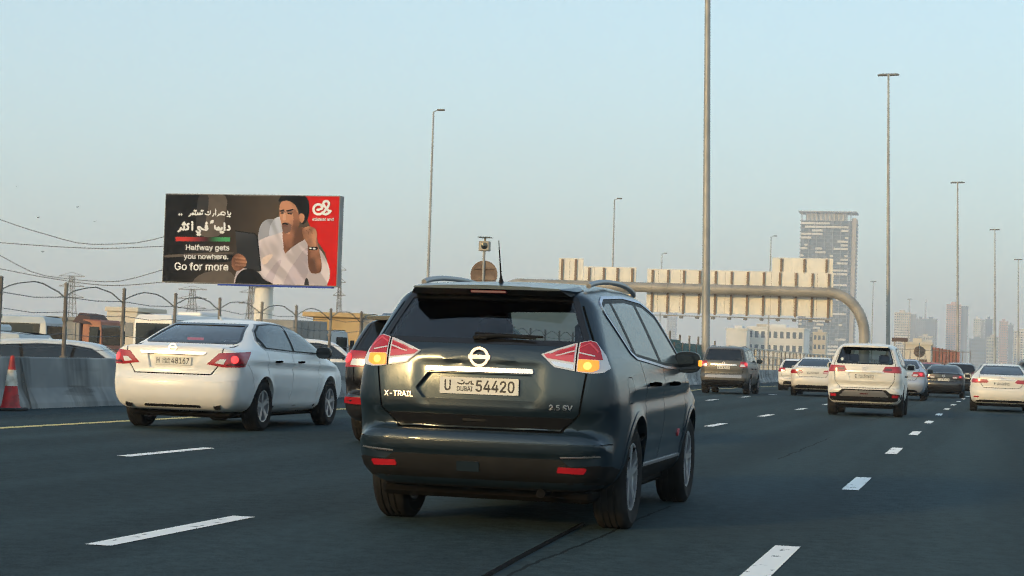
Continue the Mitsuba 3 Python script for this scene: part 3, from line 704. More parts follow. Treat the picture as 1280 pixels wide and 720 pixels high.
struct('ground', trimesh.Trimesh([[-7000, -400, -0.6], [9000, -400, -0.6], [9000, 14000, -0.6], [-7000, 14000, -0.6]], [[0, 1, 2], [0, 2, 3]], process=False), 'sand', label='pale sandy ground beyond the road')
def slab(l0, l1, s0, s1, z0, z1, step=8.0):
    a, b, c, d = [strip(l0, l1, s0, s1, z1, step)], None, None, None
    top = a[0]; v = top.vertices; n = len(v) // 2
    low = v.copy(); low[:, 2] = z0
    i = np.arange(n - 1); N = len(v)
    f = [top.faces]
    for k, sgn in ((0, 1), (n, -1)):
        q = np.stack([i + k, i + 1 + k, i + 1 + k + N, i + k + N], 1)
        if sgn < 0: q = q[:, ::-1]
        f += [q[:, [0, 1, 2]], q[:, [0, 2, 3]]]
    return trimesh.Trimesh(np.vstack([v, low]), np.vstack(f), process=False)
struct('road', slab(-17.2, 17.5, -80, 1800, -0.62, 0.0), 'asphalt', label='dark asphalt carriageway of the highway')
def markings():
    rk = 'road'
    def dash(lat, s, ln=2.15, w=0.16):
        m = strip(lat - w / 2, lat + w / 2, s, s + ln, 0.004, 1.2)
        part(rk, 'lane_dash', m, 'white_line')
    for lat, s0 in ((-1.13, 1.75), (-4.79, 1.6), (-8.38, 1.25), (2.5, 3.0), (6.1, 1.0)):
        for k in range(26):
            dash(lat, s0 + 8.0 * k)
        far = cat([strip(lat - 0.08, lat + 0.08, s0 + 8.0 * k, s0 + 8.0 * k + 2.15, 0.004, 1.2) for k in range(26, 90)])
        part(rk, 'far_lane_dash', far, 'white_line', kind='stuff')
    part(rk, 'yellow_edge_line', strip(-12.28, -12.10, -40, 900, 0.004), 'yellow_line')
    part(rk, 'right_edge_line', strip(13.4, 13.58, -40, 900, 0.004), 'yellow_line')
    part(rk, 'tar_seam', tube(np.array([(-2.36, 8.2, 0.0), (-2.42, 9.2, 0.0), (-2.48, 10.2, 0.0), (-2.54, 11.4, 0.0), (-2.6, 12.6, 0.0)]) * [1, 1, 0] + [0, 0, 0.002], 0.016, 6), 'gap')
markings()

# ------------------------------------------------------------------ barrier and fence
def barrier(name, lat, s0, s1, label, h=0.86, flipx=False):
    prof = np.array([(0.0, 0.0), (0.02, 0.09), (0.17, 0.34), (0.24, h - 0.02), (0.26, h), (0.40, h), (0.42, h - 0.02), (0.47, 0.34), (0.62, 0.09), (0.64, 0.0)])
    key = thing(name, label, 'barrier')
    L = 6.0; n = int((s1 - s0) / L)
    rng = np.random.default_rng(4)
    for k in range(n):
        a, b = s0 + k * L + 0.02, s0 + (k + 1) * L - 0.02
        ring = []
        for s in np.linspace(a, b, 3 if a < 200 else 2):
            x = lat - prof[:, 0] if not flipx else lat + prof[:, 0]
            ring.append(np.stack([road_x(x + rng.normal(0, 0.006), s), np.full(len(prof), s), prof[:, 1]], 1))
        m = len(prof); f = []
        for i in range(len(ring) - 1):
            for j in range(m - 1): f += [[i * m + j, (i + 1) * m + j, (i + 1) * m + j + 1], [i * m + j, (i + 1) * m + j + 1, i * m + j + 1]]
        e = (len(ring) - 1) * m
        f += [[0, j, j + 1] for j in range(1, m - 1)] + [[e, e + j + 1, e + j] for j in range(1, m - 1)]
        part(key, 'block', trimesh.Trimesh(np.vstack(ring), np.array(f), process=False), 'concrete', False)
    return key
barrier('concrete_barrier', -15.35, 10.0, 400.0, 'long grey concrete barrier along the left edge of the carriageway, under the fence')
def fence():
    key = thing('wire_fence', 'weathered wire fence with arched top rails on the concrete barrier', 'fence')
    s0, d, N = 20.65, 2.25, 90
    rng = np.random.default_rng(2)
    P = lambda s, z: np.array([road_x(-15.68, s), s, z])
    for k in range(N):
        s = s0 + d * k
        a, b = P(s, 0.84), P(s, 2.16) + [rng.normal(0, 0.015), rng.normal(0, 0.012), 0]
        part(key, 'post', cat([tube([a, b], [0.038, 0.034], 8), tube([b, b + [0, 0, 0.035]], [0.05, 0.012], 8), tube([a + [0, 0, .66], a + [0, 0, .72]], 0.055, 8), tube([a + [0, 0, .02], a + [0, 0, .05]], 0.07, 8)]), 'fence_metal', 30)
        if k < N - 1 and k < 60:
            t = np.linspace(0, 1, 9)
            arch = np.array([P(s + d * q, 1.96 + 0.21 * math.sin(math.pi * q) ** 0.9 - 0.05 * q) for q in t]) + rng.normal(0, 0.008, (9, 3))
            part(key, 'arched_rail', tube(arch, 0.011, 6), 'fence_metal', 40)
    for z, r in ((1.93, 0.007), (1.66, 0.006), (1.28, 0.006), (1.05, 0.006)):
        pts = [P(s0 + d * k + d * q, z - 0.045 * math.sin(math.pi * q) + rng.normal(0, 0.008)) for k in range(55) for q in (0, 0.5)]
        part(key, 'wire', tube(pts, r, 5), 'wire', 40)
fence()
# green hoarding behind the fence, further on
def hoarding():
    key = thing('green_hoarding', 'green sheet hoarding with tall posts behind the fence, left of the tallest lamp post', 'hoarding')
    for k in range(11):
        y0 = 82 + 3.0 * k
        a, b = np.array([road_x(-16.7, y0), y0]), np.array([road_x(-16.7, y0 + 3.0), y0 + 3.0])
        top = 2.5 - 0.045 * k + 0.05 * ((k * 7) % 3)
        m = bx(-0.03, 0.03, y0 + 0.02, y0 + 2.98, -0.6, top, 0.006); m.vertices[:, 0] += np.interp(m.vertices[:, 1], [y0, y0 + 3], [a[0], b[0]])
        part(key, 'panel', m, 'hoarding_green')
        part(key, 'post', tube([(a[0] - 0.02, y0, -0.6), (a[0] - 0.02, y0, top + 0.45)], 0.055, 8), 'fence_metal', 30)
hoarding()
def cone():
    key = thing('traffic_cone', 'red and white traffic cone standing by the barrier at the left edge', 'traffic cone')
    x, y = -15.03, 26.9
    M = T().translate([x, y, 0.0]) @ T().rotate([1, 0, 0], 0.6)
    prof = lambda z: 0.15 - 0.115 * z / 0.86
    part(key, 'base', bx(-0.21, 0.21, -0.21, 0.21, 0.004, 0.05, 0.015), 'rubber', False, M)
    part(key, 'lower_body', lathe([(prof(0.05) + 0.03, 0.05), (prof(0.08) + 0.01, 0.075), (prof(0.40), 0.40)], 28), 'cone_red', 40, M)
    part(key, 'reflective_band', lathe([(prof(0.40) + 0.004, 0.40), (prof(0.66) + 0.004, 0.66)], 28), 'cone_white', 40, M)
    part(key, 'tip', lathe([(prof(0.66), 0.66), (prof(0.86), 0.86), (0.03, 0.885), (0.0, 0.888)], 28), 'cone_red', 40, M)
cone()

# ------------------------------------------------------------------ lamp posts
def lamp_post(x, y, h, label, group, r0=0.22, heads='T', lean=0.0, z0=-0.6, ry=0):
    key = thing('lamp_post', label, 'lamp post', group)
    M = T().translate([x, y, z0]) @ T().rotate([0, 1, 0], lean)
    n = 8
    zs = np.linspace(0.25, h, n)
    part(key, 'column', tube([(0, 0, z) for z in zs], np.linspace(r0, r0 * 0.42, n), 16), 'pole_metal', 50, M)
    part(key, 'base_plate', cat([tube([(0, 0, 0), (0, 0, 0.04)], r0 * 2.0, 16), tube([(0, 0, 0.04), (0, 0, 0.3)], r0 * 1.35, 16)]), 'pole_metal', 30, M)
    k = h / 34.0
    if heads == 'T':
        part(key, 'arm', tube([(-0.95 * k, 0, h + 0.02), (0.95 * k, 0, h + 0.02)], 0.05, 8), 'pole_metal', 30, M)
        for sx in (-1, 1):
            for q in (0.42, 0.85):
                m = bx(sx * q * k - 0.30 * k, sx * q * k + 0.30 * k, -0.22, 0.22, h - 0.20, h - 0.02, 0.05)
                part(key, 'lamp_head', m, 'lamp_head', False, M)
    else:
        part(key, 'arm', tube([(0, 0, h - 0.05), (0.5, 0, h + 0.18), (1.0, 0, h + 0.2)], 0.06, 8), 'pole_metal', 40, M)
        part(key, 'lamp_head', bx(0.5, 1.55, -0.2, 0.2, h + 0.10, h + 0.34, 0.07), 'lamp_head', False, M)
G1, G2 = 'tall lamp posts along the road', 'tall lamp posts beyond the yard'
for (px, y, h, lab) in ((-14.2, 101.0, 36, 'tallest lamp post, cut by the top edge of the picture'), (-8.9, 206, 34.4, 'lamp post with a crossbar head rising behind the white SUV'), (-2.3, 318, 33.8, 'lamp post rising from the red brown wall at right'), (4.95, 419, 33.6, 'lamp post second from the right edge'), (12.4, 524, 33.4, 'lamp post at the right edge of the picture')):
    lamp_post(px, y, h, lab, G1, 0.24, 'T', -1.45)
for (x, y, h, lab, hd, ln) in ((-70.3, 234, 34.0, 'lamp post left of the dark teal SUV roof, with a single arm', 'L', -0.2), (-69.4, 358, 33.6, 'lamp post above the left part of the sign gantry', 'L', -0.4), (-92.3, 553, 34.6, 'short thin lamp post above the middle of the sign gantry', 'L', 0), (-50.5, 470, 34.6, 'lamp post beside the tall panel of the sign gantry', 'L', 0), (-36.5, 697, 34.5, 'faint distant lamp post right of the balcony tower', 'T', 0), (-28.5, 860, 34.5, 'faintest distant lamp post right of the balcony tower', 'T', 0)):
    lamp_post(x, y, h, lab, G2, 0.24, hd, ln)

# ------------------------------------------------------------------ gantry with its sign backs
def gantry():
    key = thing('sign_gantry', 'beige tubular gantry carrying the backs of wide road signs across the far carriageway', 'sign gantry')
    Y, zb = 193.0, 9.0
    part(key, 'beam', tube([(-47.5, Y, zb + .1), (-30, Y, zb), (-14.6, Y, zb - 0.05)], 0.52, 20), 'gantry_metal', 50)
    t = np.linspace(0, math.pi / 2, 14)
    arc = [(-14.6 + 3.75 * math.sin(a), Y, zb - 4.6 + 4.55 * math.cos(a)) for a in t] + [(-10.83, Y, 1.5), (-10.8, Y, -0.6)]
    part(key, 'bent_leg', tube(arc, 0.55, 20), 'gantry_metal', 50)
    arc2 = [(-47.5 - 3.5 * math.sin(a), Y, zb - 4.5 + 4.6 * math.cos(a)) for a in t] + [(-51.0, Y, 1.5), (-51.0, Y, -0.6)]
    part(key, 'bent_leg', tube(arc2, 0.55, 20), 'gantry_metal', 50)
    def panel(x0, x1, z0, z1, y, xs, zr=None):
        pk = unique(key + '__sign_panel')
        part(pk, 'sheet', bx(x0, x1, y, y + 0.07, z0, z1, 0.01), 'sign_back')
        n = max(1, int(round((z1 - z0) / 1.2)))
        for i in range(1, n): part(pk, 'stiffener', bx(x0 + 0.05, x1 - 0.05, y - 0.05, y - 0.002, z0 + (z1 - z0) * i / n - 0.03, z0 + (z1 - z0) * i / n + 0.03), 'sign_back')
        for x in np.arange(x0 + 1.2, x1 - 0.3, 2.4): part(pk, 'sheet_joint', bx(x - 0.015, x + 0.015, y - 0.012, y - 0.002, z0 + 0.03, z1 - 0.03), 'sign_rib')
        for x in xs: part(pk, 'rib', bx(x - 0.11, x + 0.11, y - 0.25, y - 0.052, z0 - 0.15 if zr is None else zr, z1 - 0.1, 0.01), 'sign_rib')
    panel(-43.6, -40.9, 6.6, 12.0, Y + 0.95, [-43.2, -41.7])
    panel(-40.85, -35.1, 6.6, 11.15, Y + 0.95, [-40.2, -38.6, -37.1, -35.5])
    xs = np.linspace(-33.3, -14.7, 12)
    panel(-33.9, -14.25, 6.45, 11.05, Y + 0.95, xs)
    panel(-20.7, -14.35, 9.5, 12.55, Y + 1.20, [-19.7, -17.3, -15.0], 10.9)
    part(key, 'lamp_rail', tube([(-34, Y - 0.2, 6.1), (-14.2, Y - 0.2, 6.1)], 0.05, 8), 'gantry_metal')
    for x in xs:
        part(key, 'sign_lamp', bx(x - 0.20, x + 0.20, Y - 0.45, Y - 0.05, 5.82, 6.04, 0.04), 'lamp_head')
        part(key, 'clamp', tube([(x, Y, zb + .04)] * 1 + [(x + 0.16, Y, zb + .04)], 0.57, 18), 'gantry_metal', 40)
gantry()
def round_sign(x, y, z, r, label, camera=True, top=1.1):
    key = thing('round_sign', label, 'road sign')
    part(key, 'disc', lathe([(0.0, 0.0), (r - 0.01, 0.0), (r, -0.008), (r, -0.02), (r - 0.03, -0.022), (0, -0.022)], 36, 'y'), 'disc_back', 30, T().translate([x, y, z]))
    part(key, 'post', tube([(x - 0.01, y - 0.05, 0.7), (x - 0.01, y - 0.05, z + r + 0.34)], 0.042, 10), 'pole_metal', 30)
    for dz in (-0.2, 0.2): part(key, 'bracket', bx(x - r * 0.75, x + r * 0.75, y - 0.075, y - 0.023, z + dz * r * 2 - 0.02, z + dz * r * 2 + 0.02, 0.004), 'disc_back')
    if camera:
        zt = z + r + 0.36
        part(key, 'beacon_box', bx(x - 0.17, x + 0.17, y - 0.16, y + 0.08, zt - 0.06, zt + 0.25, 0.02), 'gantry_metal')
        part(key, 'solar_panel', bx(x - 0.20, x + 0.20, y - 0.2, y + 0.2, zt + 0.36, zt + 0.385, 0.004), 'dark_glass')
        part(key, 'panel_stem', tube([(x, y - 0.03, zt + 0.24), (x, y - 0.03, zt + 0.37)], 0.035, 8), 'gantry_metal')
        part(key, 'beacon_lens', lathe([(0, -0.03), (0.1, -0.02), (0.11, 0.0), (0.0, 0.0)], 20, 'y'), 'dark_glass', 30, T().translate([x + 0.02, y - 0.16, zt + 0.1]))
round_sign(-15.05, 56.2, 3.72, 0.44, 'back of a round brown road sign under a solar beacon, above the dark teal SUV')
round_sign(-5.6, 205.0, 3.25, 0.62, 'back of a small round brown road sign near the red brown wall', False)

# ------------------------------------------------------------------ billboard
def billboard():
    key = thing('billboard', 'large billboard of a man in a white shirt with a tablet, above the white sedan', 'billboard')
    Y, X0, Z0, W, H = 115.0, -53.30, 5.42, 12.42, 5.92
    part(key, 'frame', bx(X0 - 0.06, X0 + W + 0.06, Y + 0.02, Y + 0.75, Z0 - 0.06, Z0 + H + 0.06, 0.02), 'grey_box')
    part(key, 'blue_edge', bx(X0 + 4.0, X0 + W - 0.3, Y - 0.02, Y + 0.5, Z0 - 0.16, Z0 - 0.065, 0.01), 'print_blue')
    px = X0 + 7.0
    part(key, 'column', tube([(px, Y + 0.9, -0.6), (px, Y + 0.9, 5.6)], 0.62, 24), 'sign_back', 40)
    part(key, 'collar', tube([(px, Y + 0.9, 3.7), (px, Y + 0.9, 4.1)], 0.70, 24), 'sign_back', 40)
    part(key, 'ladder', cat([tube([(px - 0.95, Y + 0.6, 0.5), (px - 0.95, Y + 0.6, 5.5)], 0.03, 6), tube([(px - 0.70, Y + 0.5, 0.5), (px - 0.70, Y + 0.5, 5.5)], 0.03, 6)] + [tube([(px - 0.95, Y + 0.6, z), (px - 0.70, Y + 0.5, z)], 0.018, 5) for z in np.arange(0.6, 5.5, 0.35)]), 'fence_metal')
    part(key, 'rear_truss', cat([bx(X0 + 0.3, X0 + W - 0.3, Y + 0.8, Y + 1.0, z, z + 0.15) for z in (Z0 + 0.8, Z0 + 4.6)]), 'fence_metal')
    pk = key + '__poster'
    def XY(p):
        p = np.asarray(p, float); u, v = p[:, 0], p[:, 1]
        return np.stack([X0 + (u - 92 + (v - 72) * 25 / 550) / 1110 * W, Z0 + H - (v - 72 - (u - 92) * 13 / 1108) / 545 * H], 1)
    count = [0]
    def ink(name, geom, mat, label=None):
        count[0] += 1
        m = extrude(geom, 0.001); v = m.vertices
        m.vertices = np.stack([v[:, 0], Y - 0.0012 * count[0] - v[:, 2], v[:, 1]], -1)
        part(pk, name, m, mat, False, label=label)
    sheet = box(X0, Z0, X0 + W, Z0 + H)
    def area(pts, smooth=2, clip=True):
        q = chaikin(pts, smooth) if smooth else np.asarray(pts, float)
        g = Polygon(XY(q)).buffer(0)
        return g.intersection(sheet) if clip else g
    def strokes(paths, w, smooth=2):
        return unary([LineString(XY(chaikin(p, smooth, False) if len(p) > 2 else p)).buffer(w, quad_segs=3) for p in paths]).intersection(sheet)
    def cabin(p, n, uv):
        a = (p.x - X0) / W; b = (p.z - Z0) / H
        c = mikit.mix((0.004, 0.004, 0.004), (0.085, 0.062, 0.044), mikit.smoothstep(0.08, 0.75, a + 0.15 * (0.5 - b)))
        return c * (0.85 + 0.3 * mikit.fbm(p.x * 0.8, p.z * 0.8, 0.0, 3))
    scene['print_cabin'] = principled(mikit.proc(cabin), 0.6, 0.0, 0.0, 0.03)
    ink('background', sheet, 'print_cabin')
    ink('red_field', area([(975, 60), (1300, 60), (1300, 660), (1105, 660), (1140, 560), (1110, 430), (1040, 330), (1000, 230), (1010, 150)], 0), 'print_red')
    ink('window', area([(300, 60), (495, 60), (480, 200), (455, 310), (420, 338), (330, 338), (292, 318), (285, 250)]), 'print_taupe')
    ink('window_shade', area([(300, 60), (380, 60), (350, 250), (320, 320), (292, 318), (285, 250)]), 'print_dusk')
    ink('armrest', area([(60, 470), (300, 455), (540, 440), (540, 490), (300, 500), (60, 510)]), 'print_black')
    ink('sill', area([(60, 452), (300, 438), (530, 428), (530, 440), (300, 455), (60, 470)]), 'print_taupe')
    ink('lower_panel', area([(240, 660), (300, 560), (520, 530), (560, 660)]), 'print_taupe')
    ink('head_rest', area([(680, 350), (700, 255), (745, 222), (800, 225), (780, 340), (700, 370)]), 'print_grey_blue')
    ink('head_rest', area([(750, 330), (770, 240), (815, 205), (860, 215), (850, 340), (780, 350)]), 'print_pale_blue')
    ink('shirt', area([(540, 540), (640, 420), (690, 350), (800, 318), (845, 300), (990, 345), (1075, 400), (1120, 470), (1145, 560), (1115, 640), (1090, 700), (520, 700)]), 'print_shirt')
    ink('shirt_shadow', area([(830, 660), (870, 560), (930, 470), (985, 400), (1010, 400), (1000, 520), (1010, 660)]), 'print_lilac')
    ink('shirt_shadow', area([(700, 640), (760, 540), (820, 470), (840, 480), (790, 570), (770, 660)]), 'print_lilac')
    ink('shirt_fold', area([(700, 470), (760, 440), (790, 445), (720, 520)]), 'print_peach')
    ink('sleeve', area([(1000, 545), (1060, 560), (1110, 530), (1140, 560), (1115, 640), (1000, 630), (990, 590)]), 'print_shirt')
    ink('sleeve_shadow', area([(985, 580), (1005, 590), (1010, 660), (970, 660)]), 'print_dusk')
    ink('neck', area([(835, 290), (900, 300), (985, 260), (990, 345), (930, 390), (870, 440), (850, 430), (845, 350)]), 'print_skin_dark')
    ink('collar', area([(845, 300), (825, 340), (800, 380), (812, 395), (840, 350)]), 'print_shirt')
    ink('collar', area([(985, 345), (1000, 360), (930, 400), (860, 450), (855, 440), (910, 390)]), 'print_shirt')
    ink('face', area([(824, 122), (870, 106), (925, 128), (948, 200), (950, 260), (920, 310), (870, 320), (845, 300), (832, 240), (822, 200)]), 'print_skin')
    ink('face_shadow', area([(905, 150), (948, 190), (955, 255), (920, 312), (880, 318), (915, 260)]), 'print_skin_dark')
    ink('hair', area([(816, 122), (822, 92), (850, 74), (900, 66), (965, 70), (1006, 96), (1015, 170), (1000, 230), (972, 262), (955, 238), (950, 185), (930, 140), (890, 112), (850, 110)]), 'print_black')
    ink('ear', area([(945, 195), (968, 185), (985, 205), (975, 245), (955, 250)]), 'print_skin')
    ink('stubble', area([(835, 252), (870, 240), (905, 262), (895, 300), (860, 318), (842, 298)]), 'print_stubble')
    ink('eye_socket', area([(830, 176), (852, 170), (862, 182), (858, 194), (836, 194)]), 'print_stubble'); ink('eye_socket', area([(868, 178), (900, 168), (914, 182), (902, 195), (876, 195)]), 'print_stubble')
    ink('brow', strokes([[(828, 175), (852, 169)], [(870, 174), (908, 166)]], 0.045), 'print_black')
    ink('eye', strokes([[(833, 188), (846, 186)], [(878, 190), (900, 193)]], 0.035), 'print_black')
    ink('nose', area([(850, 180), (862, 185), (866, 228), (852, 236), (842, 228)]), 'print_skin_light')
    ink('moustache', strokes([[(838, 256), (858, 250), (884, 260)]], 0.055), 'print_black')
    ink('mouth', strokes([[(842, 268), (860, 264), (880, 270)]], 0.035), 'print_lip')
    ink('forearm', area([(1005, 300), (1050, 290), (1075, 420), (1095, 540), (1050, 562), (1005, 545), (1000, 420)]), 'print_skin_dark')
    ink('raised_hand', area([(965, 285), (1000, 265), (1045, 275), (1065, 310), (1050, 360), (1060, 400), (1010, 395), (985, 350), (968, 320)]), 'print_skin')
    ink('fingers', strokes([[(980, 290), (1010, 300), (1005, 325)], [(1000, 280), (1030, 295), (1028, 320)]], 0.03), 'print_skin_dark')
    ink('watch', strokes([[(1005, 402), (1035, 404), (1068, 400)]], 0.11), 'print_black')
    ink('watch_links', strokes([[(1015, 402), (1022, 403)], [(1038, 404), (1046, 404)]], 0.05), 'print_white')
    ink('tablet', area([(542, 298), (665, 312), (682, 330), (706, 540), (690, 548), (560, 520)], 0), 'print_dark_grey')
    ink('tablet_edge', strokes([[(545, 300), (665, 314), (681, 332), (704, 542)]], 0.035, 0), 'print_black')
    ink('trousers', area([(530, 700), (540, 590), (580, 540), (640, 528), (690, 550), (720, 600), (790, 620), (800, 700)]), 'print_black')
    ink('left_hand', area([(515, 510), (520, 460), (560, 432), (600, 455), (618, 490), (605, 520), (560, 550), (530, 540)]), 'print_skin_dark')
    ink('fingers', strokes([[(540, 462), (600, 470)], [(545, 486), (612, 492)], [(545, 508), (606, 512)]], 0.06), 'print_skin')
    # the print's words
    ink('colour_bar', area([(155, 338), (508, 338), (508, 365), (155, 365)], 0), 'print_bar')
    def words(t, u0, u1, v0, v1, bold):
        m = text_mesh(t, 1.0, 0.001, bold); v = m.vertices; a, b = v.min(0), v.max(0)
        p = XY(np.stack([u0 + (v[:, 0] - a[0]) / (b[0] - a[0]) * (u1 - u0), v1 - (v[:, 1] - a[1]) / (b[1] - a[1]) * (v1 - v0)], 1))
        count[0] += 1
        m.vertices = np.stack([p[:, 0], Y - 0.0012 * count[0] - v[:, 2], p[:, 1]], -1)
        part(pk, 'lettering', m, 'print_white')
    words('Halfway gets', 222, 503, 385, 430, True); words('you nowhere.', 208, 497, 442, 484, True); words('Go for more', 148, 497, 496, 546, True)
    words('etisalat and', 1032, 1166, 214, 234, True)
    K = lambda x, y: (200 + x / 5.76 - 190) * 5.12 if False else ((x / 5.76 + 10) * 5.12, (y / 5.76 + 5) * 5.12)
    def arabic(paths, dots, w, r):
        g = [LineString(XY([K(*q) for q in (chaikin(p, 2, False) if len(p) > 2 else p)])).buffer(w, quad_segs=3) for p in paths]
        g += [affinity.rotate(box(*(np.tile(XY([K(*d)])[0], 2) + [-r, -r, r, r])), 45) for d in dots]
        ink('arabic_lettering', unary(g), 'print_white')
    arabic([[(518, 176), (518, 195), (498, 195), (498, 156)], [(501, 207), (494, 207)], [(486, 195), (474, 176), (456, 174), (446, 188), (446, 195), (490, 195)], [(448, 182), (446, 195), (432, 195), (434, 184), (432, 200), (416, 209)], [(410, 156), (410, 196)],
            [(398, 182), (398, 200), (380, 209)], [(372, 156), (372, 195), (338, 196), (332, 184)], [(360, 172), (350, 176), (360, 184)],
            [(314, 178), (314, 195), (226, 195), (228, 184), (226, 200), (208, 209)], [(300, 195), (300, 183)], [(289, 195), (289, 183)], [(278, 195), (278, 181)], [(262, 195), (262, 181)], [(252, 195), (250, 184), (240, 184), (238, 195)]],
           [(512, 207), (307, 168), (317, 168), (257, 168), (267, 168), (160, 194), (144, 194)], 0.040, 0.06)
    arabic([[(498, 266), (514, 284), (510, 301), (486, 300)], [(474, 254), (474, 301)], [(456, 278), (456, 300), (404, 300), (404, 256)], [(440, 300), (440, 286), (424, 286), (422, 300)], [(376, 252), (390, 246)], [(376, 243), (390, 237)],
            [(352, 280), (344, 268), (334, 276), (338, 290), (352, 288), (350, 300), (314, 301), (300, 284), (284, 280), (278, 292), (298, 304), (296, 318), (276, 320), (266, 304)],
            [(240, 260), (240, 301)], [(235, 244), (243, 250), (236, 254)], [(224, 254), (198, 266), (212, 284), (208, 300), (152, 300), (156, 282), (152, 306), (128, 318)], [(180, 300), (180, 280)]],
           [(448, 316), (462, 316), (344, 254), (280, 334), (294, 334), (172, 264), (186, 264), (179, 254)], 0.066, 0.085)
    ink('logo', strokes([[(1046, 168), (1096, 162), (1092, 138), (1066, 130), (1040, 148), (1040, 180), (1062, 196), (1094, 190), (1130, 150), (1140, 122), (1118, 110), (1098, 124), (1112, 150), (1160, 196)], [(1094, 176), (1104, 194), (1130, 192), (1156, 162)]], 0.085), 'print_white')
def print_tone(c, name=''):
    BX, BZ = -53.30, 5.42
    if name in ('print_skin', 'print_skin_dark', 'print_skin_light'):   # the printed portrait: light from the left of the print, soft edges
        dk = tuple(x * 0.50 for x in c); lt = tuple(min(0.8, x * 1.35) for x in c)
        def fn(p, n, uv):
            f = mikit.fbm(p.x * 3.2, p.z * 3.2, 1.0, 3)
            t = mikit.smoothstep(0.30, 0.62, 0.5 + 0.42 * mikit.noise(p.x * 1.15 + 9.3, p.z * 0.9) - 0.30 * mikit.noise(p.x * 1.9, p.z * 1.6, 4.0) + 0.15 * (f - 0.5))
            return mikit.mix(dk, lt, t)
        return mikit.proc(fn)
    if name in ('print_shirt', 'print_lilac', 'print_grey_blue', 'print_pale_blue'):   # folds of cloth
        dk = tuple(x * 0.78 for x in c); lt = tuple(min(0.85, x * 1.15) for x in c)
        def fn(p, n, uv):
            a, b = p.x * 0.80 + p.z * 0.6, p.z * 0.8 - p.x * 0.6
            f = mikit.fbm(a * 1.5 + 0.6 * mikit.noise(b * 0.8), b * 0.42, 2.0, 2)
            return mikit.mix(dk, lt, mikit.smoothstep(0.36, 0.60, f))
        return mikit.proc(fn)
    if name == 'print_dark_grey':
        def fn(p, n, uv): return mikit.mix((0.022, 0.024, 0.028), (0.085, 0.09, 0.10), mikit.smoothstep(6.4, 8.8, p.z - 0.25 * (p.x - BX)))
        return mikit.proc(fn)
    lo, hi = tuple(x * 0.92 for x in c), tuple(min(0.85, x * 1.08) for x in c)
    if max(c) > 0.7 or c[0] > 0.6 and c[1] < 0.02: return c
    def fn(p, n, uv):
        f = mikit.fbm(p.x * 1.3 + p.z * 0.9, p.z * 1.1 - p.x * 0.5, 3.0, 4)
        return mikit.mix(lo, hi, mikit.smoothstep(0.3, 0.7, f))
    return mikit.proc(fn)
def colour_bar(p, n, uv):
    t = (p.x + 53.30 - 0.75) / 3.95
    a = mikit.mix((0.60, 0.03, 0.022), (0.07, 0.006, 0.02), mikit.smoothstep(0.1, 0.6, t))
    return a * (1 - mikit.smoothstep(0.5, 0.72, t)) + mi.Color3f(0.045, 0.33, 0.12) * mikit.smoothstep(0.58, 0.95, t)
scene['print_bar'] = principled(mikit.proc(colour_bar), 0.55, 0.0, 0.0, 0.12)
for k, c in {'print_red': (0.62, 0.008, 0.006), 'print_black': (0.003, 0.003, 0.003), 'print_white': (0.80, 0.80, 0.79), 'print_taupe': (0.11, 0.09, 0.075), 'print_dusk': (0.035, 0.032, 0.032), 'print_grey_blue': (0.30, 0.31, 0.36), 'print_pale_blue': (0.46, 0.48, 0.56),
             'print_shirt': (0.60, 0.53, 0.56), 'print_lilac': (0.50, 0.43, 0.48), 'print_peach': (0.68, 0.54, 0.48), 'print_skin': (0.40, 0.19, 0.115), 'print_skin_dark': (0.25, 0.11, 0.065), 'print_skin_light': (0.47, 0.26, 0.17), 'print_stubble': (0.20, 0.11, 0.085), 'print_lip': (0.15, 0.05, 0.045),
             'print_dark_grey': (0.055, 0.06, 0.07), 'print_blue': (0.04, 0.08, 0.40)}.items():
    scene[k] = principled(print_tone(c, k), 0.6, 0.0, 0.0, 0.03)
billboard()

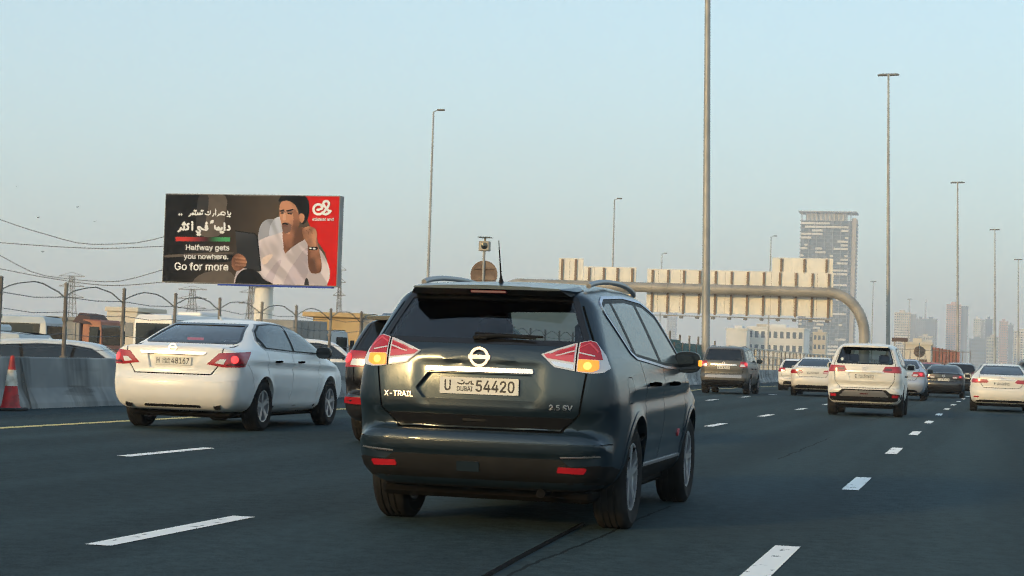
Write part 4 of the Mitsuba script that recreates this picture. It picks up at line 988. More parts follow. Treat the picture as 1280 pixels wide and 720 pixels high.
# ------------------------------------------------------------------ vehicles of the yard
Gz = -0.6
def big_wheels(key, M, xs, side_y, R=0.48, w=0.28):
    for x in xs:
        for sy in (-1, 1):
            wk = unique(key + '__wheel')
            W = M @ T().translate([x, sy * side_y, R]) @ T().rotate([0, 0, 1], -90 if sy < 0 else 90)
            t, r, d, b = wheel_meshes(R, w, 0.29, 6, False)
            for n, m_, mt in (('tyre', t, 'tyre'), ('rim', r, 'steel'), ('backing_plate', b, 'gap')): part(wk, n, m_, mt, 35, W)
def bus(name, label, M, L=11.5, paint='bus_white', n=6, H=3.15):
    """length along x, the near side at -y, the front at +x"""
    key = thing(name, label, 'bus')
    h = m3.Manifold.hull_points(np.array([(sx * (L / 2 - dx), sy * (1.25 - dy), z) for sx in (-1, 1) for sy in (-1, 1) for dx, dy, z in ((0.02, 0.0, 0.45), (0.0, 0.0, 1.2), (0.10, 0.05, H - 0.35), (0.30, 0.20, H - 0.06), (0.55, 0.45, H))]))
    for x in (-L * 0.24, L * 0.30): h -= m3.Manifold.cylinder(3, 0.56, 0.56, 28, True).rotate([90, 0, 0]).translate([x, 0, 0.48])
    part(key, 'body', from_m(h), paint, 25, M)
    for sy in (-1, 1):
        part(key, 'window_band', bx(-L / 2 + 0.25, L / 2 - 0.4, sy * 1.228 - 0.012, sy * 1.228 + 0.012, 0.50 * H, 0.87 * H, 0.004), 'black_gloss', False, M)
        w = (L - 1.0) / n
        for k in range(n):
            x0 = -L / 2 + 0.35 + w * k
            part(key, 'side_window', bx(x0 + 0.06, x0 + w - 0.06, sy * 1.24 - 0.012, sy * 1.24 + 0.012, 0.52 * H, 0.85 * H, 0.004), 'dark_glass', False, M)
    for sx in (-1, 1): part(key, 'windscreen' if sx > 0 else 'rear_window', bx(sx * (L / 2 - 0.05) - 0.03, sx * (L / 2 - 0.05) + 0.03, -1.08, 1.08, 0.42 * H, 0.84 * H, 0.02), 'dark_glass', False, M)
    part(key, 'roof_unit', bx(-1.4, 1.2, -0.8, 0.8, H - 0.02, H + 0.22, 0.07), paint, False, M)
    part(key, 'skirt_strip', bx(-L / 2 + 0.1, L / 2 - 0.1, -1.262, -1.25, 0.95, 1.02), 'grey_wall', False, M)
    for sy in (-0.9, 0.9):
        part(key, 'lamp', bx(L / 2 - 0.02, L / 2 + 0.03, sy - 0.16, sy + 0.16, 0.75, 0.98, 0.02), 'clear_lens', False, M)
        part(key, 'lamp', bx(-L / 2 - 0.03, -L / 2 + 0.02, sy - 0.12, sy + 0.12, 0.8, 1.05, 0.02), 'red_lens', False, M)
    big_wheels(key, M, (-L * 0.24, L * 0.30), 1.22)
    return key
def yard(x, y, a=0.0): return T().translate([x, y, Gz]) @ T().rotate([0, 0, 1], a)
bus('coach', 'pale coach seen side-on at the left edge, behind the estate car', yard(-49.6, 82.5, 3.0), 11.5, 'bus_white', 6, 2.95)
bus('minibus', 'small pale minibus at the left edge, in front of the coach', yard(-29.4, 49.6, 3.0), 5.2, 'bus_white', 3, 1.97)
bus('coach', 'pale coach with a wide glass end, standing behind the boot of the white sedan', yard(-44.6, 101.5, -96.0), 10.5, 'white_paint', 6, 3.5)
def truck(name, label, M, cab='truck_orange', load='grey_box', L=6.0, H=3.4, dark=True):
    """front at +x"""
    key = thing(name, label, 'truck')
    c = m3.Manifold.hull_points(np.array([(x, sy * w, z) for sy in (-1, 1) for x, w, z in ((0.0, 1.2, 0.7), (2.0, 1.2, 0.7), (2.05, 1.2, 1.5), (1.85, 1.15, 2.75), (1.7, 1.05, 2.85), (0.0, 1.15, 2.85))]))
    part(key, 'cab', from_m(c), cab, 25, M)
    part(key, 'windscreen', from_m(m3.Manifold.hull_points(np.array([(x + 0.03, sy * 1.03, z) for sy in (-1, 1) for x, z in ((2.03, 1.62), (1.87, 2.6), (1.95, 1.62), (1.8, 2.6))]))), 'dark_glass', False, M)
    for sy in (-1, 1):
        part(key, 'cab_window', bx(0.75, 1.75, sy * 1.205 - 0.012, sy * 1.205 + 0.012, 1.65, 2.5, 0.004), 'dark_glass', False, M)
        part(key, 'mirror', bx(1.9, 2.0, sy * 1.42 - 0.12, sy * 1.42 + 0.12, 1.7, 2.35, 0.03), 'black_plastic', False, M)
        part(key, 'lamp', bx(2.02, 2.08, sy * 0.9 - 0.2, sy * 0.9 + 0.2, 0.9, 1.12, 0.02), 'clear_lens', False, M)
    part(key, 'load_body', bx(-L, -0.25, -1.25, 1.25, 1.05, H, 0.04), load, False, M)
    n = int(L / 0.6)
    for sy in (-1, 1):
        for k in range(n): part(key, 'side_rib', bx(-L + 0.2 + k * (L - 0.6) / n, -L + 0.28 + k * (L - 0.6) / n, sy * 1.275 - 0.025, sy * 1.275 + 0.025, 1.1, H - 0.05), load, False, M)
    if dark: part(key, 'tarpaulin', from_m(m3.Manifold.hull_points(np.array([(x, sy * w, z) for sy in (-1, 1) for x, w, z in ((-L - 0.05, 1.3, H - 0.05), (0.9, 1.25, H - 0.15), (-L + 0.3, 0.9, H + 0.42), (0.3, 0.8, H + 0.36))]))), 'brown_shutter', 20, M)
    part(key, 'chassis', bx(-L + 0.1, 1.9, -0.5, 0.5, 0.55, 0.9, 0.02), 'black_plastic', False, M)
    part(key, 'bumper', bx(1.9, 2.15, -1.2, 1.2, 0.45, 0.8, 0.04), 'black_plastic', False, M)
    big_wheels(key, M, (1.1, -L * 0.55, -L * 0.80), 1.2)
truck('cargo_truck', 'orange truck with a dark tarpaulin on top, between two fence posts', yard(-42.15, 83.2, 1.0) @ T().scale([0.50, 1, 1]), L=0.95, H=2.75)
truck('box_truck', 'grey ribbed box truck behind the bonnet of the white sedan', yard(-35.3, 95.5, 75.0), 'bus_white', 'grey_box', 3.4, 3.3, False)
def hut():
    key = thing('site_cabin', 'ochre site cabin with a long grey shed behind it, left of the black SUV', 'cabin')
    M = yard(-38.2, 106.5, 4.0)
    part(key, 'wall', bx(-0.7, 2.3, -1.2, 1.4, 0.0, 3.75, 0.02), 'ochre', False, M)
    part(key, 'roof', bx(-1.3, 2.5, -1.5, 1.6, 3.755, 4.05, 0.04), 'ochre', False, M)
    part(key, 'window', bx(0.55, 1.35, -1.22, -1.19, 2.3, 3.0), 'dark_glass', False, M)
    part(key, 'door', bx(1.5, 2.1, -1.22, -1.19, 0.1, 2.1), 'brown_shutter', False, M)
    s = m3.Manifold.hull_points(np.array([(2.35, -1.0, 0), (8.0, -1.0, 0), (2.35, -1.0, 3.9), (8.0, -1.0, 3.2), (2.35, 4, 0), (8.0, 4, 0), (2.35, 4, 3.9), (8.0, 4, 3.2)]))
    part(key, 'shed', from_m(s), 'grey_box', False, M)
    for k in range(8): part(key, 'shed_batten', bx(2.7 + 0.65 * k, 2.78 + 0.65 * k, -1.06, -1.003, 0.1, 3.05), 'fence_metal', False, M)
hut()
def shed(name, label, x, y, w, d, h, wall, n, a=0.0, z=Gz):
    key = thing(name, label, 'building')
    M = T().translate([x, y, z]) @ T().rotate([0, 0, 1], a)
    part(key, 'wall', bx(-w / 2, w / 2, 0, d, 0, h, 0.05), wall, False, M)
    part(key, 'parapet', bx(-w / 2 - 0.12, w / 2 + 0.12, -0.12, d + 0.12, h + 0.003, h + 0.35, 0.04), wall, False, M)
    for k in range(n): part(key, 'window', bx(-w / 2 + (k + 0.25) * w / n, -w / 2 + (k + 0.75) * w / n, -0.05, 0.05, h * 0.55, h * 0.8), 'far_glass', False, M)
shed('low_building', 'small cream building beyond the first coach', -64.0, 131.0, 2.6, 5.0, 4.2, 'cream_wall', 2)
shed('low_building', 'long low grey building far beyond the coaches', -78.0, 150.0, 26.0, 10.0, 3.6, 'grey_box', 9)

# ------------------------------------------------------------------ power lines and pylons
def pylon(x, y, h, label, w=4.0):
    key = thing('power_pylon', label, 'pylon', None)
    legs, br = [], []
    wz = lambda z: w / 2 * (1 - 0.78 * z / h)
    for sx in (-1, 1):
        for sy in (-1, 1): legs.append(tube([(sx * wz(0), sy * wz(0), 0), (sx * wz(h), sy * wz(h), h)], 0.05, 5))
    n = 9
    for i in range(n):
        z0, z1 = h * i / n, h * (i + 1) / n
        for s in (-1, 1):
            br += [tube([(-wz(z0), s * wz(z0), z0), (wz(z1), s * wz(z1), z1)], 0.02, 4), tube([(wz(z0), s * wz(z0), z0), (-wz(z1), s * wz(z1), z1)], 0.02, 4), tube([(s * wz(z0), -wz(z0), z0), (s * wz(z1), wz(z1), z1)], 0.02, 4)]
    M = T().translate([x, y, Gz])
    part(key, 'leg', cat(legs), 'fence_metal', False, M, kind='stuff'); part(key, 'bracing', cat(br), 'fence_metal', False, M, kind='stuff')
    for z in (h * 0.72, h * 0.86, h * 0.99): part(key, 'cross_arm', cat([tube([(-w * 1.0, 0, z), (w * 1.0, 0, z)], 0.05, 5), tube([(-w * 1.0, 0, z), (0, 0, z + h * 0.05), (w * 1.0, 0, z)], 0.03, 5)]), 'fence_metal', False, M)
    return x, y
PYL = [(-125.3, 240.0, 11.2, 2.0, 'thin lattice mast in the haze behind the fence, left of the orange truck'), (-97.7, 240.0, 11.0, 1.8, 'thin lattice mast in the haze just left of the billboard column'), (-107.5, 242.0, 9.8, 2.2, 'squat lattice mast in the haze under the left part of the billboard'), (-84.8, 240.0, 13.0, 0.9, 'slim twin lattice mast in the haze above the ochre cabin')]
for x, y, h, w, lab in PYL: pylon(x, y, h, lab, w=w)
def cable(pts, r, label):
    k = unique('power_cable'); p = np.array(pts)
    t = np.linspace(0, 1, 28); f = PchipInterpolator(p[:, 0], p[:, 1]); x = p[0, 0] + t * (p[-1, 0] - p[0, 0])
    add(k, tube(np.stack([x, 150 + 0.2 * (x + 78), f(x)], 1), r, 5), 'wire', 40); labels[k] = {'label': label, 'category': 'cable', 'group': 'sagging power cables at left'}
for w_, pts in (('topmost', [(-98, 17.5), (-85.7, 12.12), (-80.9, 10.68), (-76.9, 9.89), (-73, 10.11), (-69.95, 10.87), (-62, 14)]), ('second', [(-98, 10.4), (-85.6, 9.8), (-76.9, 9.53), (-69.9, 9.95), (-58, 11)]), ('third', [(-98, 13.0), (-85.5, 8.93), (-80.7, 6.94), (-75.2, 6.57), (-69.8, 7.97), (-62, 11)]), ('lowest', [(-98, 9.2), (-85.5, 7.55), (-80, 6.7), (-75, 6.25), (-69.8, 6.77), (-60, 8.2)])):
    cable(pts, 0.035, w_ + ' of the thin power cables sagging across the sky left of the billboard')
# ------------------------------------------------------------------ buildings
def tower():
    key = thing('balcony_tower', 'tall grey residential tower of stacked balconies behind the right end of the sign gantry', 'tower')
    Yd = 1800.0
    X0, X1, Zt = -0.2436 + 0.96957 * 357.6 / 2300, -0.2436 + 0.96957 * 428 / 2300, 0
    X0, X1 = X0 / (0.96917 + 0.2423 * 357.6 / 2300) * Yd, X1 / (0.96917 + 0.2423 * 428 / 2300) * Yd
    N, fh = 41, 3.5; H = N * fh
    part(key, 'core', bx(X0 + 1.5, X1 - 4.3, Yd, Yd + 30, -0.6, H, 0), 'tower_glass')
    part(key, 'side_wall', bx(X1 - 4.2, X1, Yd + 1.5, Yd + 30, -0.6, H + 3, 0), 'tower_wall')  # beige colour carries the warm light on this side face
    part(key, 'slab', cat([bx(X0, X1 - 4.0, Yd - 1.6, Yd + 29, k * fh - 0.35, k * fh, 0) for k in range(1, N + 1)]), 'tower_slab', kind='stuff')
    rng = np.random.default_rng(9)
    bal, dark, sid = [], [], []
    nb = 13; bw = (X1 - 6.6 - X0 - 1.5) / nb
    for k in range(1, N):
        j = 0
        while j < nb:
            run = int(rng.integers(1, 5))
            if rng.random() < 0.40:
                a, b = X0 + 1.5 + j * bw, X0 + 1.5 + min(j + run, nb) * bw - 0.3
                bal.append(bx(a, b, Yd - 3.2, Yd - 1.7, k * fh - 0.30, k * fh + 1.7, 0))
            elif rng.random() < 0.5:
                a = X0 + 1.5 + j * bw
                dark.append(bx(a, a + bw * 0.8, Yd - 0.25, Yd - 0.02, k * fh + 0.3, k * fh + 2.9, 0))
            j += run
        sid.append(bx(X1 - 0.2, X1 + 1.3, Yd + 3, Yd + 16, k * fh - 0.3, k * fh + 1.1, 0))
    for x in np.linspace(X0 + 1.5, X1 - 6.6, 7): sid.append(bx(x - 0.35, x + 0.35, Yd - 1.5, Yd - 0.3, 0, H, 0))
    part(key, 'balcony', cat(bal), 'white_wall', kind='stuff'); part(key, 'window', cat(dark), 'blue_wall', kind='stuff'); part(key, 'side_balcony', cat(sid), 'tower_slab', kind='stuff')
    part(key, 'crown_roof', bx(X0 - 1.5, X1 + 0.5, Yd - 2.5, Yd + 30, H + 8.0, H + 9.2, 0), 'tower_slab')
    for x in np.linspace(X0 + 2, X1 - 5, 12): part(key, 'crown_column', bx(x - 0.5, x + 0.5, Yd - 1.5, Yd - 0.3, H + 0.01, H + 7.99, 0), 'tower_slab')
    part(key, 'plant_room', bx(X0 + 6, X1 - 10, Yd + 4, Yd + 26, H + 0.01, H + 7.5, 0), 'white_wall')
tower()
def px_dir(px): return (-0.24356 + 0.96957 * (px - 640) / 2300) / (0.96917 + 0.24231 * (px - 640) / 2300)
HZ = lambda px: 466 + 0.0349 * (px - 1215)
def block(name, label, p0, p1, top, Yd, wall, side=None, floors=0, bays=0, depth=None, glass='far_glass', category='building', roof=True, split=None):
    """a far building whose front spans the view from p0 to p1 (1280-wide photograph) at the distance Yd, up to row top"""
    key = thing(name, label, category)
    x0, x1 = px_dir(p0) * Yd, px_dir(p1) * Yd
    dist = Yd * 1.02; h = 1.15 + (HZ((p0 + p1) / 2) - top) / 2300 * dist
    dp = depth or (x1 - x0) * 0.8
    xs = x0 + (x1 - x0) * split if split else x1
    part(key, 'wall', bx(x0, xs, Yd, Yd + dp, -0.6, h, 0), wall)
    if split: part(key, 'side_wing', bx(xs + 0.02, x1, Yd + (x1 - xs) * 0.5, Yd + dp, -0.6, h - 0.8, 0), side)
    if roof:
        part(key, 'roof_parapet', bx(x0 - 0.3, xs + 0.3, Yd - 0.3, Yd + dp, h + 0.01, h + max(0.5, h * 0.012), 0), wall)
        part(key, 'plant_room', bx(x0 + (xs - x0) * 0.3, x0 + (xs - x0) * 0.65, Yd + dp * 0.3, Yd + dp * 0.7, h + max(0.5, h * 0.012) + 0.01, h * 1.04 + 1.0, 0), wall)
    if floors:
        fh = h / floors; bw = (xs - x0) / bays; ws = []
        for k in range(floors):
            for j in range(bays):
                ws.append(bx(x0 + (j + 0.22) * bw, x0 + (j + 0.78) * bw, Yd - 0.12, Yd + 0.05, (k + 0.30) * fh, (k + 0.78) * fh, 0))
        if (p1 - p0) * 0.56 / bays >= 7:
            for w_ in ws: part(key, 'window', w_, glass)
        else: part(key, 'window', cat(ws), glass, kind='stuff')
        bands = [bx(x0, xs, Yd - 0.3, Yd - 0.13, k * fh - 0.25, k * fh + 0.1, 0) for k in range(1, floors)]
        if bands: part(key, 'floor_band', cat(bands), wall, kind='stuff')
    return key
# the white factory, as three joined volumes each its own building
block('white_factory', 'white blank-walled factory building at the left of its group, above the grey brown SUV', 909.5, 935, 413, 600, 'white_wall', depth=20)
block('white_factory', 'white factory building with two rows of windows, beside the balcony tower', 936, 1006.5, 412, 610, 'white_wall', None, 3, 9, depth=22)
block('white_factory', 'small white block on the factory roof', 947, 968, 406.5, 640, 'cream_wall', depth=9, roof=False)
block('apartment_house', 'small cream apartment house at the foot of the balcony tower', 1018, 1034, 418, 700, 'cream_wall', None, 4, 3, depth=10)
block('apartment_house', 'grey house between the factory and the cream apartment house', 1007, 1018, 420, 720, 'grey_wall', None, 4, 2, depth=10)
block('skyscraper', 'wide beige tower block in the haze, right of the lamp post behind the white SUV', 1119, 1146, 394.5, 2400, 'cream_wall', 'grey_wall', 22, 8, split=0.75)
block('skyscraper', 'grey tower in the haze right of the wide beige block', 1146.5, 1157, 402, 2800, 'grey_wall', None, 24, 4)
block('skyscraper', 'blue grey stepped tower in the haze with a mast behind it', 1157, 1172.5, 402.5, 2600, 'blue_wall', None, 24, 6)
block('skyscraper', 'low beige block in the haze in front of the blue grey tower', 1150, 1167, 422.5, 2100, 'cream_wall', None, 8, 6)
block('skyscraper', 'pink tower with a blue shaded side, tallest of the distant group at right', 1183.8, 1211, 385.5, 2500, 'pink_wall', 'blue_wall', 30, 6, split=0.68)  # lit pink face and shaded blue side are put into the wall colours
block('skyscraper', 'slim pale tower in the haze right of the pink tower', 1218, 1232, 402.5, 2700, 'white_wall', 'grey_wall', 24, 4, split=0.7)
block('skyscraper', 'slim dark blue tower in the haze', 1232.5, 1242, 403, 2750, 'blue_wall', None, 24, 4)
block('skyscraper', 'pale pinkish tower in the haze behind the lamp post second from the right edge', 1250.5, 1261, 406, 2700, 'pink_wall', None, 22, 4)
block('skyscraper', 'narrow blue tower in the haze right of the pale pinkish tower', 1261.5, 1268, 410, 2750, 'blue_wall', None, 22, 3)
block('skyscraper', 'beige tower block at the right edge of the picture', 1269, 1292, 417.5, 2400, 'cream_wall', None, 18, 6)
block('skyscraper', 'low beige tower block left of the lamp post second from the right edge', 1235, 1250, 424, 2200, 'cream_wall', None, 12, 5)
block('skyscraper', 'broad low blue grey block in the haze at the foot of the slim pale tower', 1213, 1234, 426, 2300, 'blue_wall', None, 10, 8)
block('skyscraper', 'faint grey tower in the haze left of the tall lamp post', 806, 816, 392, 3000, 'grey_wall', None, 20, 3)
block('skyscraper', 'faint grey tower in the haze under the sign gantry', 835, 846, 392, 3000, 'grey_wall', None, 20, 3)
for x_, lab in ((1158, 'thin mast rising behind the blue grey tower'),):
    k = thing('radio_mast', lab, 'mast'); Yd = 2900.0; x = px_dir(x_) * Yd
    part(k, 'shaft', tube([(x, Yd, -0.6), (x, Yd, 112)], [1.3, 0.4], 6), 'fence_metal', 30)
    part(k, 'platform', bx(x - 3, x + 3, Yd - 2, Yd + 2, 80, 82), 'fence_metal')
def roadside():
    key = block('shop_house', 'cream house with two brown shutters, right of the white SUV', 1132, 1165.5, 432.5, 330, 'cream_wall', depth=12)
    Yd = 330.0
    for p in (1137.5, 1151.5):
        x0, x1 = px_dir(p) * Yd, px_dir(p + 9.5) * Yd
        part(key, 'shutter', bx(x0, x1, Yd - 0.10, Yd + 0.03, 1.3, 3.2, 0.02), 'brown_shutter')
    wk = thing('boundary_wall', 'red brown panelled boundary wall right of the cream house', 'wall')
    a, b = px_dir(1166) * 300, px_dir(1203) * 330
    for i in range(8):
        x0, x1 = a + (b - a) * i / 8, a + (b - a) * (i + 1) / 8
        part(wk, 'panel', bx(x0 + 0.05, x1 - 0.05, 310, 310.3, -0.6, 5.1 - 0.08 * i, 0.02), 'red_brown')
        part(wk, 'post', bx(x0 - 0.10, x0 + 0.045, 309.9, 310.4, -0.6, 5.25 - 0.08 * i, 0.02), 'brown_shutter')
    sk = thing('direction_sign', 'dark horizontal road sign on two posts beside the lamp post behind the white SUV', 'road sign')
    Yd = 260.0; x0, x1 = px_dir(1116.5) * Yd, px_dir(1136.5) * Yd
    part(sk, 'panel', bx(x0, x1, Yd, Yd + 0.1, 5.1, 5.65, 0.02), 'brown_shutter')
    for x in (x0 + 0.4, x1 - 0.4): part(sk, 'post', tube([(x, Yd + 0.2, -0.6), (x, Yd + 0.2, 5.6)], 0.07, 8), 'pole_metal')
    rk = thing('roadside_railing', 'long thin metal railing in front of the cream house and the brown wall', 'railing')
    Yd = 285.0
    xa, xb = px_dir(1112) * Yd, px_dir(1215) * Yd
    for z in (4.4, 2.6): part(rk, 'rail', tube([(xa, Yd, z), (xb, Yd, z - 0.2)], 0.045, 6), 'fence_metal')
    for i in range(12):
        x = xa + (xb - xa) * i / 11
        part(rk, 'post', tube([(x, Yd, -0.6), (x, Yd, 4.5)], 0.05, 6), 'fence_metal')
    # the right-hand parapet, far on
    pk = thing('parapet_wall', 'pale low parapet wall along the far right side of the road', 'wall')
    for k in range(30):
        s = 120 + 8 * k
        m = bx(-0.15, 0.15, s + 0.05, s + 7.95, 0.0, 0.95, 0.02)
        m.vertices[:, 0] += road_x(15.6, m.vertices[:, 1])
        part(pk, 'block', m, 'concrete')
    # cream railing between the grey brown SUV and the white sedan, on the barrier
    mk = thing('median_railing', 'pale beige railing on the barrier between the grey brown SUV and the white cars', 'railing')
    for k in range(48):
        s = 112 + 3.0 * k
        part(mk, 'post', tube([(road_x(-15.9, s), s, 0.0), (road_x(-15.9, s), s, 2.3)], 0.07, 6), 'cream_wall')
    for z in (1.2, 1.75, 2.25): part(mk, 'rail', tube([(road_x(-15.9, s), s, z) for s in np.arange(112, 256, 6.0)], 0.05, 6), 'cream_wall')
roadside()
def bird(x, y, z, a, label):
    k = thing('bird', label, 'bird', 'birds in the hazy sky at left')
    v = np.array([(-0.55, -0.1, 0.22), (-0.25, 0.02, 0.12), (0, 0.12, 0.0), (0.25, 0.02, 0.12), (0.55, -0.1, 0.22), (-0.22, -0.14, 0.10), (0.22, -0.14, 0.10), (0, -0.1, -0.02), (0, -0.36, 0.0), (0, 0.3, 0.02), (0, 0.05, -0.07)])
    f = [[0, 5, 1], [1, 5, 7], [1, 7, 2], [4, 3, 6], [3, 7, 6], [3, 2, 7], [7, 5, 8], [7, 8, 6], [2, 9, 10], [2, 10, 7], [7, 10, 8], [9, 2, 3], [9, 1, 2]]
    add(k + '__body', trimesh.Trimesh(v, f, process=False), 'gap', False, T().translate([x, y, z]) @ T().rotate([0, 0, 1], a) @ T().scale([0.45, 0.45, 0.45]))
for px_, py_, yy, wh in ((20, 233, 130, 'highest'), (97, 259, 150, 'second highest'), (48, 272, 160, 'third highest'), (118, 277, 170, 'rightmost'), (53, 315, 150, 'lowest')):
    d = FWD + np.cross(FWD, UP) * (px_ - 640) / 2300 - UP * (py_ - 360) / 2300
    p = EYE + d * (yy / d[1])
    bird(p[0], yy, p[2], 37 * px_ % 360, 'tiny dark bird in the hazy sky, the %s of those left of the billboard' % wh)
scene['haze'] = {'type': 'cube', 'to_world': T().translate([1000, 6700, 98.5]) @ T().scale([7900, 7050, 100.5]), 'bsdf': {'type': 'null'}, 'interior': {'type': 'ref', 'id': 'haze_air'}}
labels['haze'] = {'kind': 'stuff', 'label': 'pale haze in the air over the city'}
# ---- the rest of the traffic
SEDAN_SIDE = [(0.36, 0.25), (0.14, 0.27), (0.03, 0.40), (0.0, 0.52), (0.0, 0.62), (0.02, 0.70), (0.055, 0.76), (0.045, 0.90), (0.06, 1.02), (0.065, 1.085), (0.065, 1.085), (0.13, 1.105), (0.30, 1.10), (0.50, 1.115), (0.62, 1.15), (1.00, 1.315), (1.38, 1.43), (1.75, 1.475), (2.25, 1.485), (2.75, 1.44),
              (3.25, 1.28), (3.72, 1.06), (3.92, 1.01), (4.40, 0.93), (4.70, 0.81), (4.86, 0.62), (4.82, 0.38), (4.66, 0.25), (3.2, 0.22), (1.5, 0.22)]
BOXY_SIDE = [(0.34, 0.34), (0.12, 0.36), (0.02, 0.46), (0.0, 0.60), (0.0, 0.68), (0.05, 0.74), (0.075, 0.80), (0.06, 1.0), (0.075, 1.20), (0.10, 1.28), (0.25, 1.60), (0.32, 1.73), (0.40, 1.79), (0.6, 1.83), (1.2, 1.86), (2.1, 1.86),
             (2.8, 1.80), (3.1, 1.70), (3.5, 1.40), (3.7, 1.24), (3.85, 1.19), (4.4, 1.12), (4.7, 1.02), (4.84, 0.85), (4.86, 0.60), (4.80, 0.42), (4.6, 0.34), (3.2, 0.30), (1.4, 0.30)]
BODIES = {}
def body_kind(kind):
    if kind in BODIES: return BODIES[kind]
    if kind.startswith('sedan'):
        B = Body(SEDAN_SIDE, 0.915, [(0, 0.91), (0.3, 0.965), (0.8, 1.0), (2.4, 1.0), (3.6, 0.98), (4.3, 0.94), (4.86, 0.84)], [(0.2, 0.91), (0.4, 0.965), (0.6, 0.99), (0.8, 1.0), (0.95, 0.985), (1.05, 0.955), (1.13, 0.91), (1.3, 0.79), (1.45, 0.68), (1.6, 0.60)],
                 (1.02, 3.80), 0.335, plan_hi=[(0, 0.86), (0.6, 0.90), (1.4, 0.975), (2.4, 1.0), (3.2, 0.985), (4.86, 0.9)], z_hi=(1.02, 1.3), k_lo=0.20, k_hi=0.15, bow=0.05)
        def extra(x, y, z):
            a = sstep(0.5, 0.9, np.abs(x)) * sstep(0.3, 0.9, y) * sstep(4.5, 4.0, y)
            c = 0.90 - 0.02 * (y - 2.4)
            return a * (0.016 * np.exp(-((z - c + 0.085) / 0.055) ** 2) - 0.012 * np.exp(-((z - c) / 0.026) ** 2) + 0.014 * np.exp(-((z - 0.42) / 0.08) ** 2))
        B.extra = extra
        B.rear_glass = rounded([(-0.50, 1.40), (0.50, 1.40), (0.645, 1.165), (0.60, 1.145), (-0.60, 1.145), (-0.645, 1.165)], 0.03)
        B.side_glass = rounded([(1.03, 1.135), (1.04, 1.18), (1.24, 1.31), (1.5, 1.39), (1.9, 1.415), (2.35, 1.405), (2.8, 1.345), (3.42, 1.09), (3.44, 1.045), (2.2, 1.065), (1.1, 1.10)], 0.02)
        B.splits, B.belt = [(1.18, 0.07), (2.12, -0.10)], 1.05
        B.gate = [(-0.66, 1.13), (-0.64, 0.90), (-0.52, 0.735), (0.52, 0.735), (0.64, 0.90), (0.66, 1.13)]
        B.wind = [(-0.60, 1.10), (0.60, 1.10), (0.50, 1.38), (-0.50, 1.38)]
        B.cladz, B.wheel_w, B.rim, B.mirror_at, B.liner = 0.30, 0.215, 0.222, (3.13, 1.06), 0.58
    elif kind == 'boxy':
        B = Body(BOXY_SIDE, 0.94, [(0, 0.94), (0.3, 0.98), (0.8, 1.0), (2.4, 1.0), (3.6, 0.99), (4.3, 0.96), (4.86, 0.9)], [(0.3, 0.93), (0.5, 0.97), (0.7, 1.0), (1.0, 1.0), (1.15, 0.98), (1.25, 0.95), (1.5, 0.88), (1.75, 0.80), (1.9, 0.74)],
                 (1.08, 3.87), 0.385, plan_hi=[(0, 0.93), (0.6, 0.97), (1.4, 0.99), (2.4, 1.0), (3.2, 0.99), (4.86, 0.95)], z_hi=(0.95, 1.35), k_lo=0.22, k_hi=0.13, bow=0.03, bow_front=0.03, crown=0.035)
        B.rear_glass = rounded([(-0.60, 1.71), (0.60, 1.71), (0.71, 1.31), (-0.71, 1.31)], 0.05)
        B.side_glass = rounded([(0.48, 1.66), (1.5, 1.72), (2.3, 1.71), (2.85, 1.63), (3.42, 1.27), (2.2, 1.25), (0.42, 1.29)], 0.04)
        B.splits, B.belt = [(1.22, 0.05), (2.25, -0.06)], 1.12
        B.gate = [(-0.66, 1.70), (-0.78, 1.25), (-0.74, 0.80), (0.74, 0.80), (0.78, 1.25), (0.66, 1.70)]
        B.wind = [(-0.66, 1.30), (0.66, 1.30), (0.60, 1.70), (-0.60, 1.70)]
        B.cladz, B.wheel_w, B.rim, B.mirror_at, B.liner = 0.48, 0.255, 0.235, (3.25, 1.30), 0.75
    else:
        B = Body(SUV_SIDE, 0.91, [(0, 0.94), (0.3, 0.975), (0.8, 1.0), (2.4, 1.0), (3.6, 0.985), (4.2, 0.95), (4.64, 0.86)], [(0.2, 0.92), (0.4, 0.96), (0.6, 0.985), (0.85, 1.0), (1.02, 0.995), (1.14, 0.97), (1.22, 0.94), (1.42, 0.86), (1.6, 0.775), (1.75, 0.70)],
                 (0.99, 3.665), 0.365, plan_hi=[(0, 0.92), (0.5, 0.955), (1.2, 0.985), (2.4, 1.0), (3.2, 0.98), (4.64, 0.9)], bow=0.035)
        B.rear_glass = rounded([(-0.565, 1.56), (0.565, 1.56), (0.67, 1.23), (0.64, 1.21), (-0.64, 1.21), (-0.67, 1.23)], 0.03)
        B.side_glass = rounded([(0.60, 1.50), (0.80, 1.545), (1.5, 1.575), (2.2, 1.565), (2.62, 1.49), (3.12, 1.20), (3.20, 1.10), (2.2, 1.12), (0.75, 1.19)], 0.025)
        B.splits, B.belt = [(1.20, 0.06), (2.10, -0.10)], 1.06
        B.gate = [(-0.60, 1.55), (-0.73, 1.2), (-0.70, 0.80), (-0.58, 0.66), (0.58, 0.66), (0.70, 0.80), (0.73, 1.2), (0.60, 1.55)]
        B.wind = [(-0.58, 1.20), (0.58, 1.20), (0.50, 1.56), (-0.50, 1.56)]
        B.cladz, B.wheel_w, B.rim, B.mirror_at, B.liner = 0.42, 0.225, 0.23, (3.02, 1.15), 0.62
    BODIES[kind] = B
    return B
SHELLS = {}
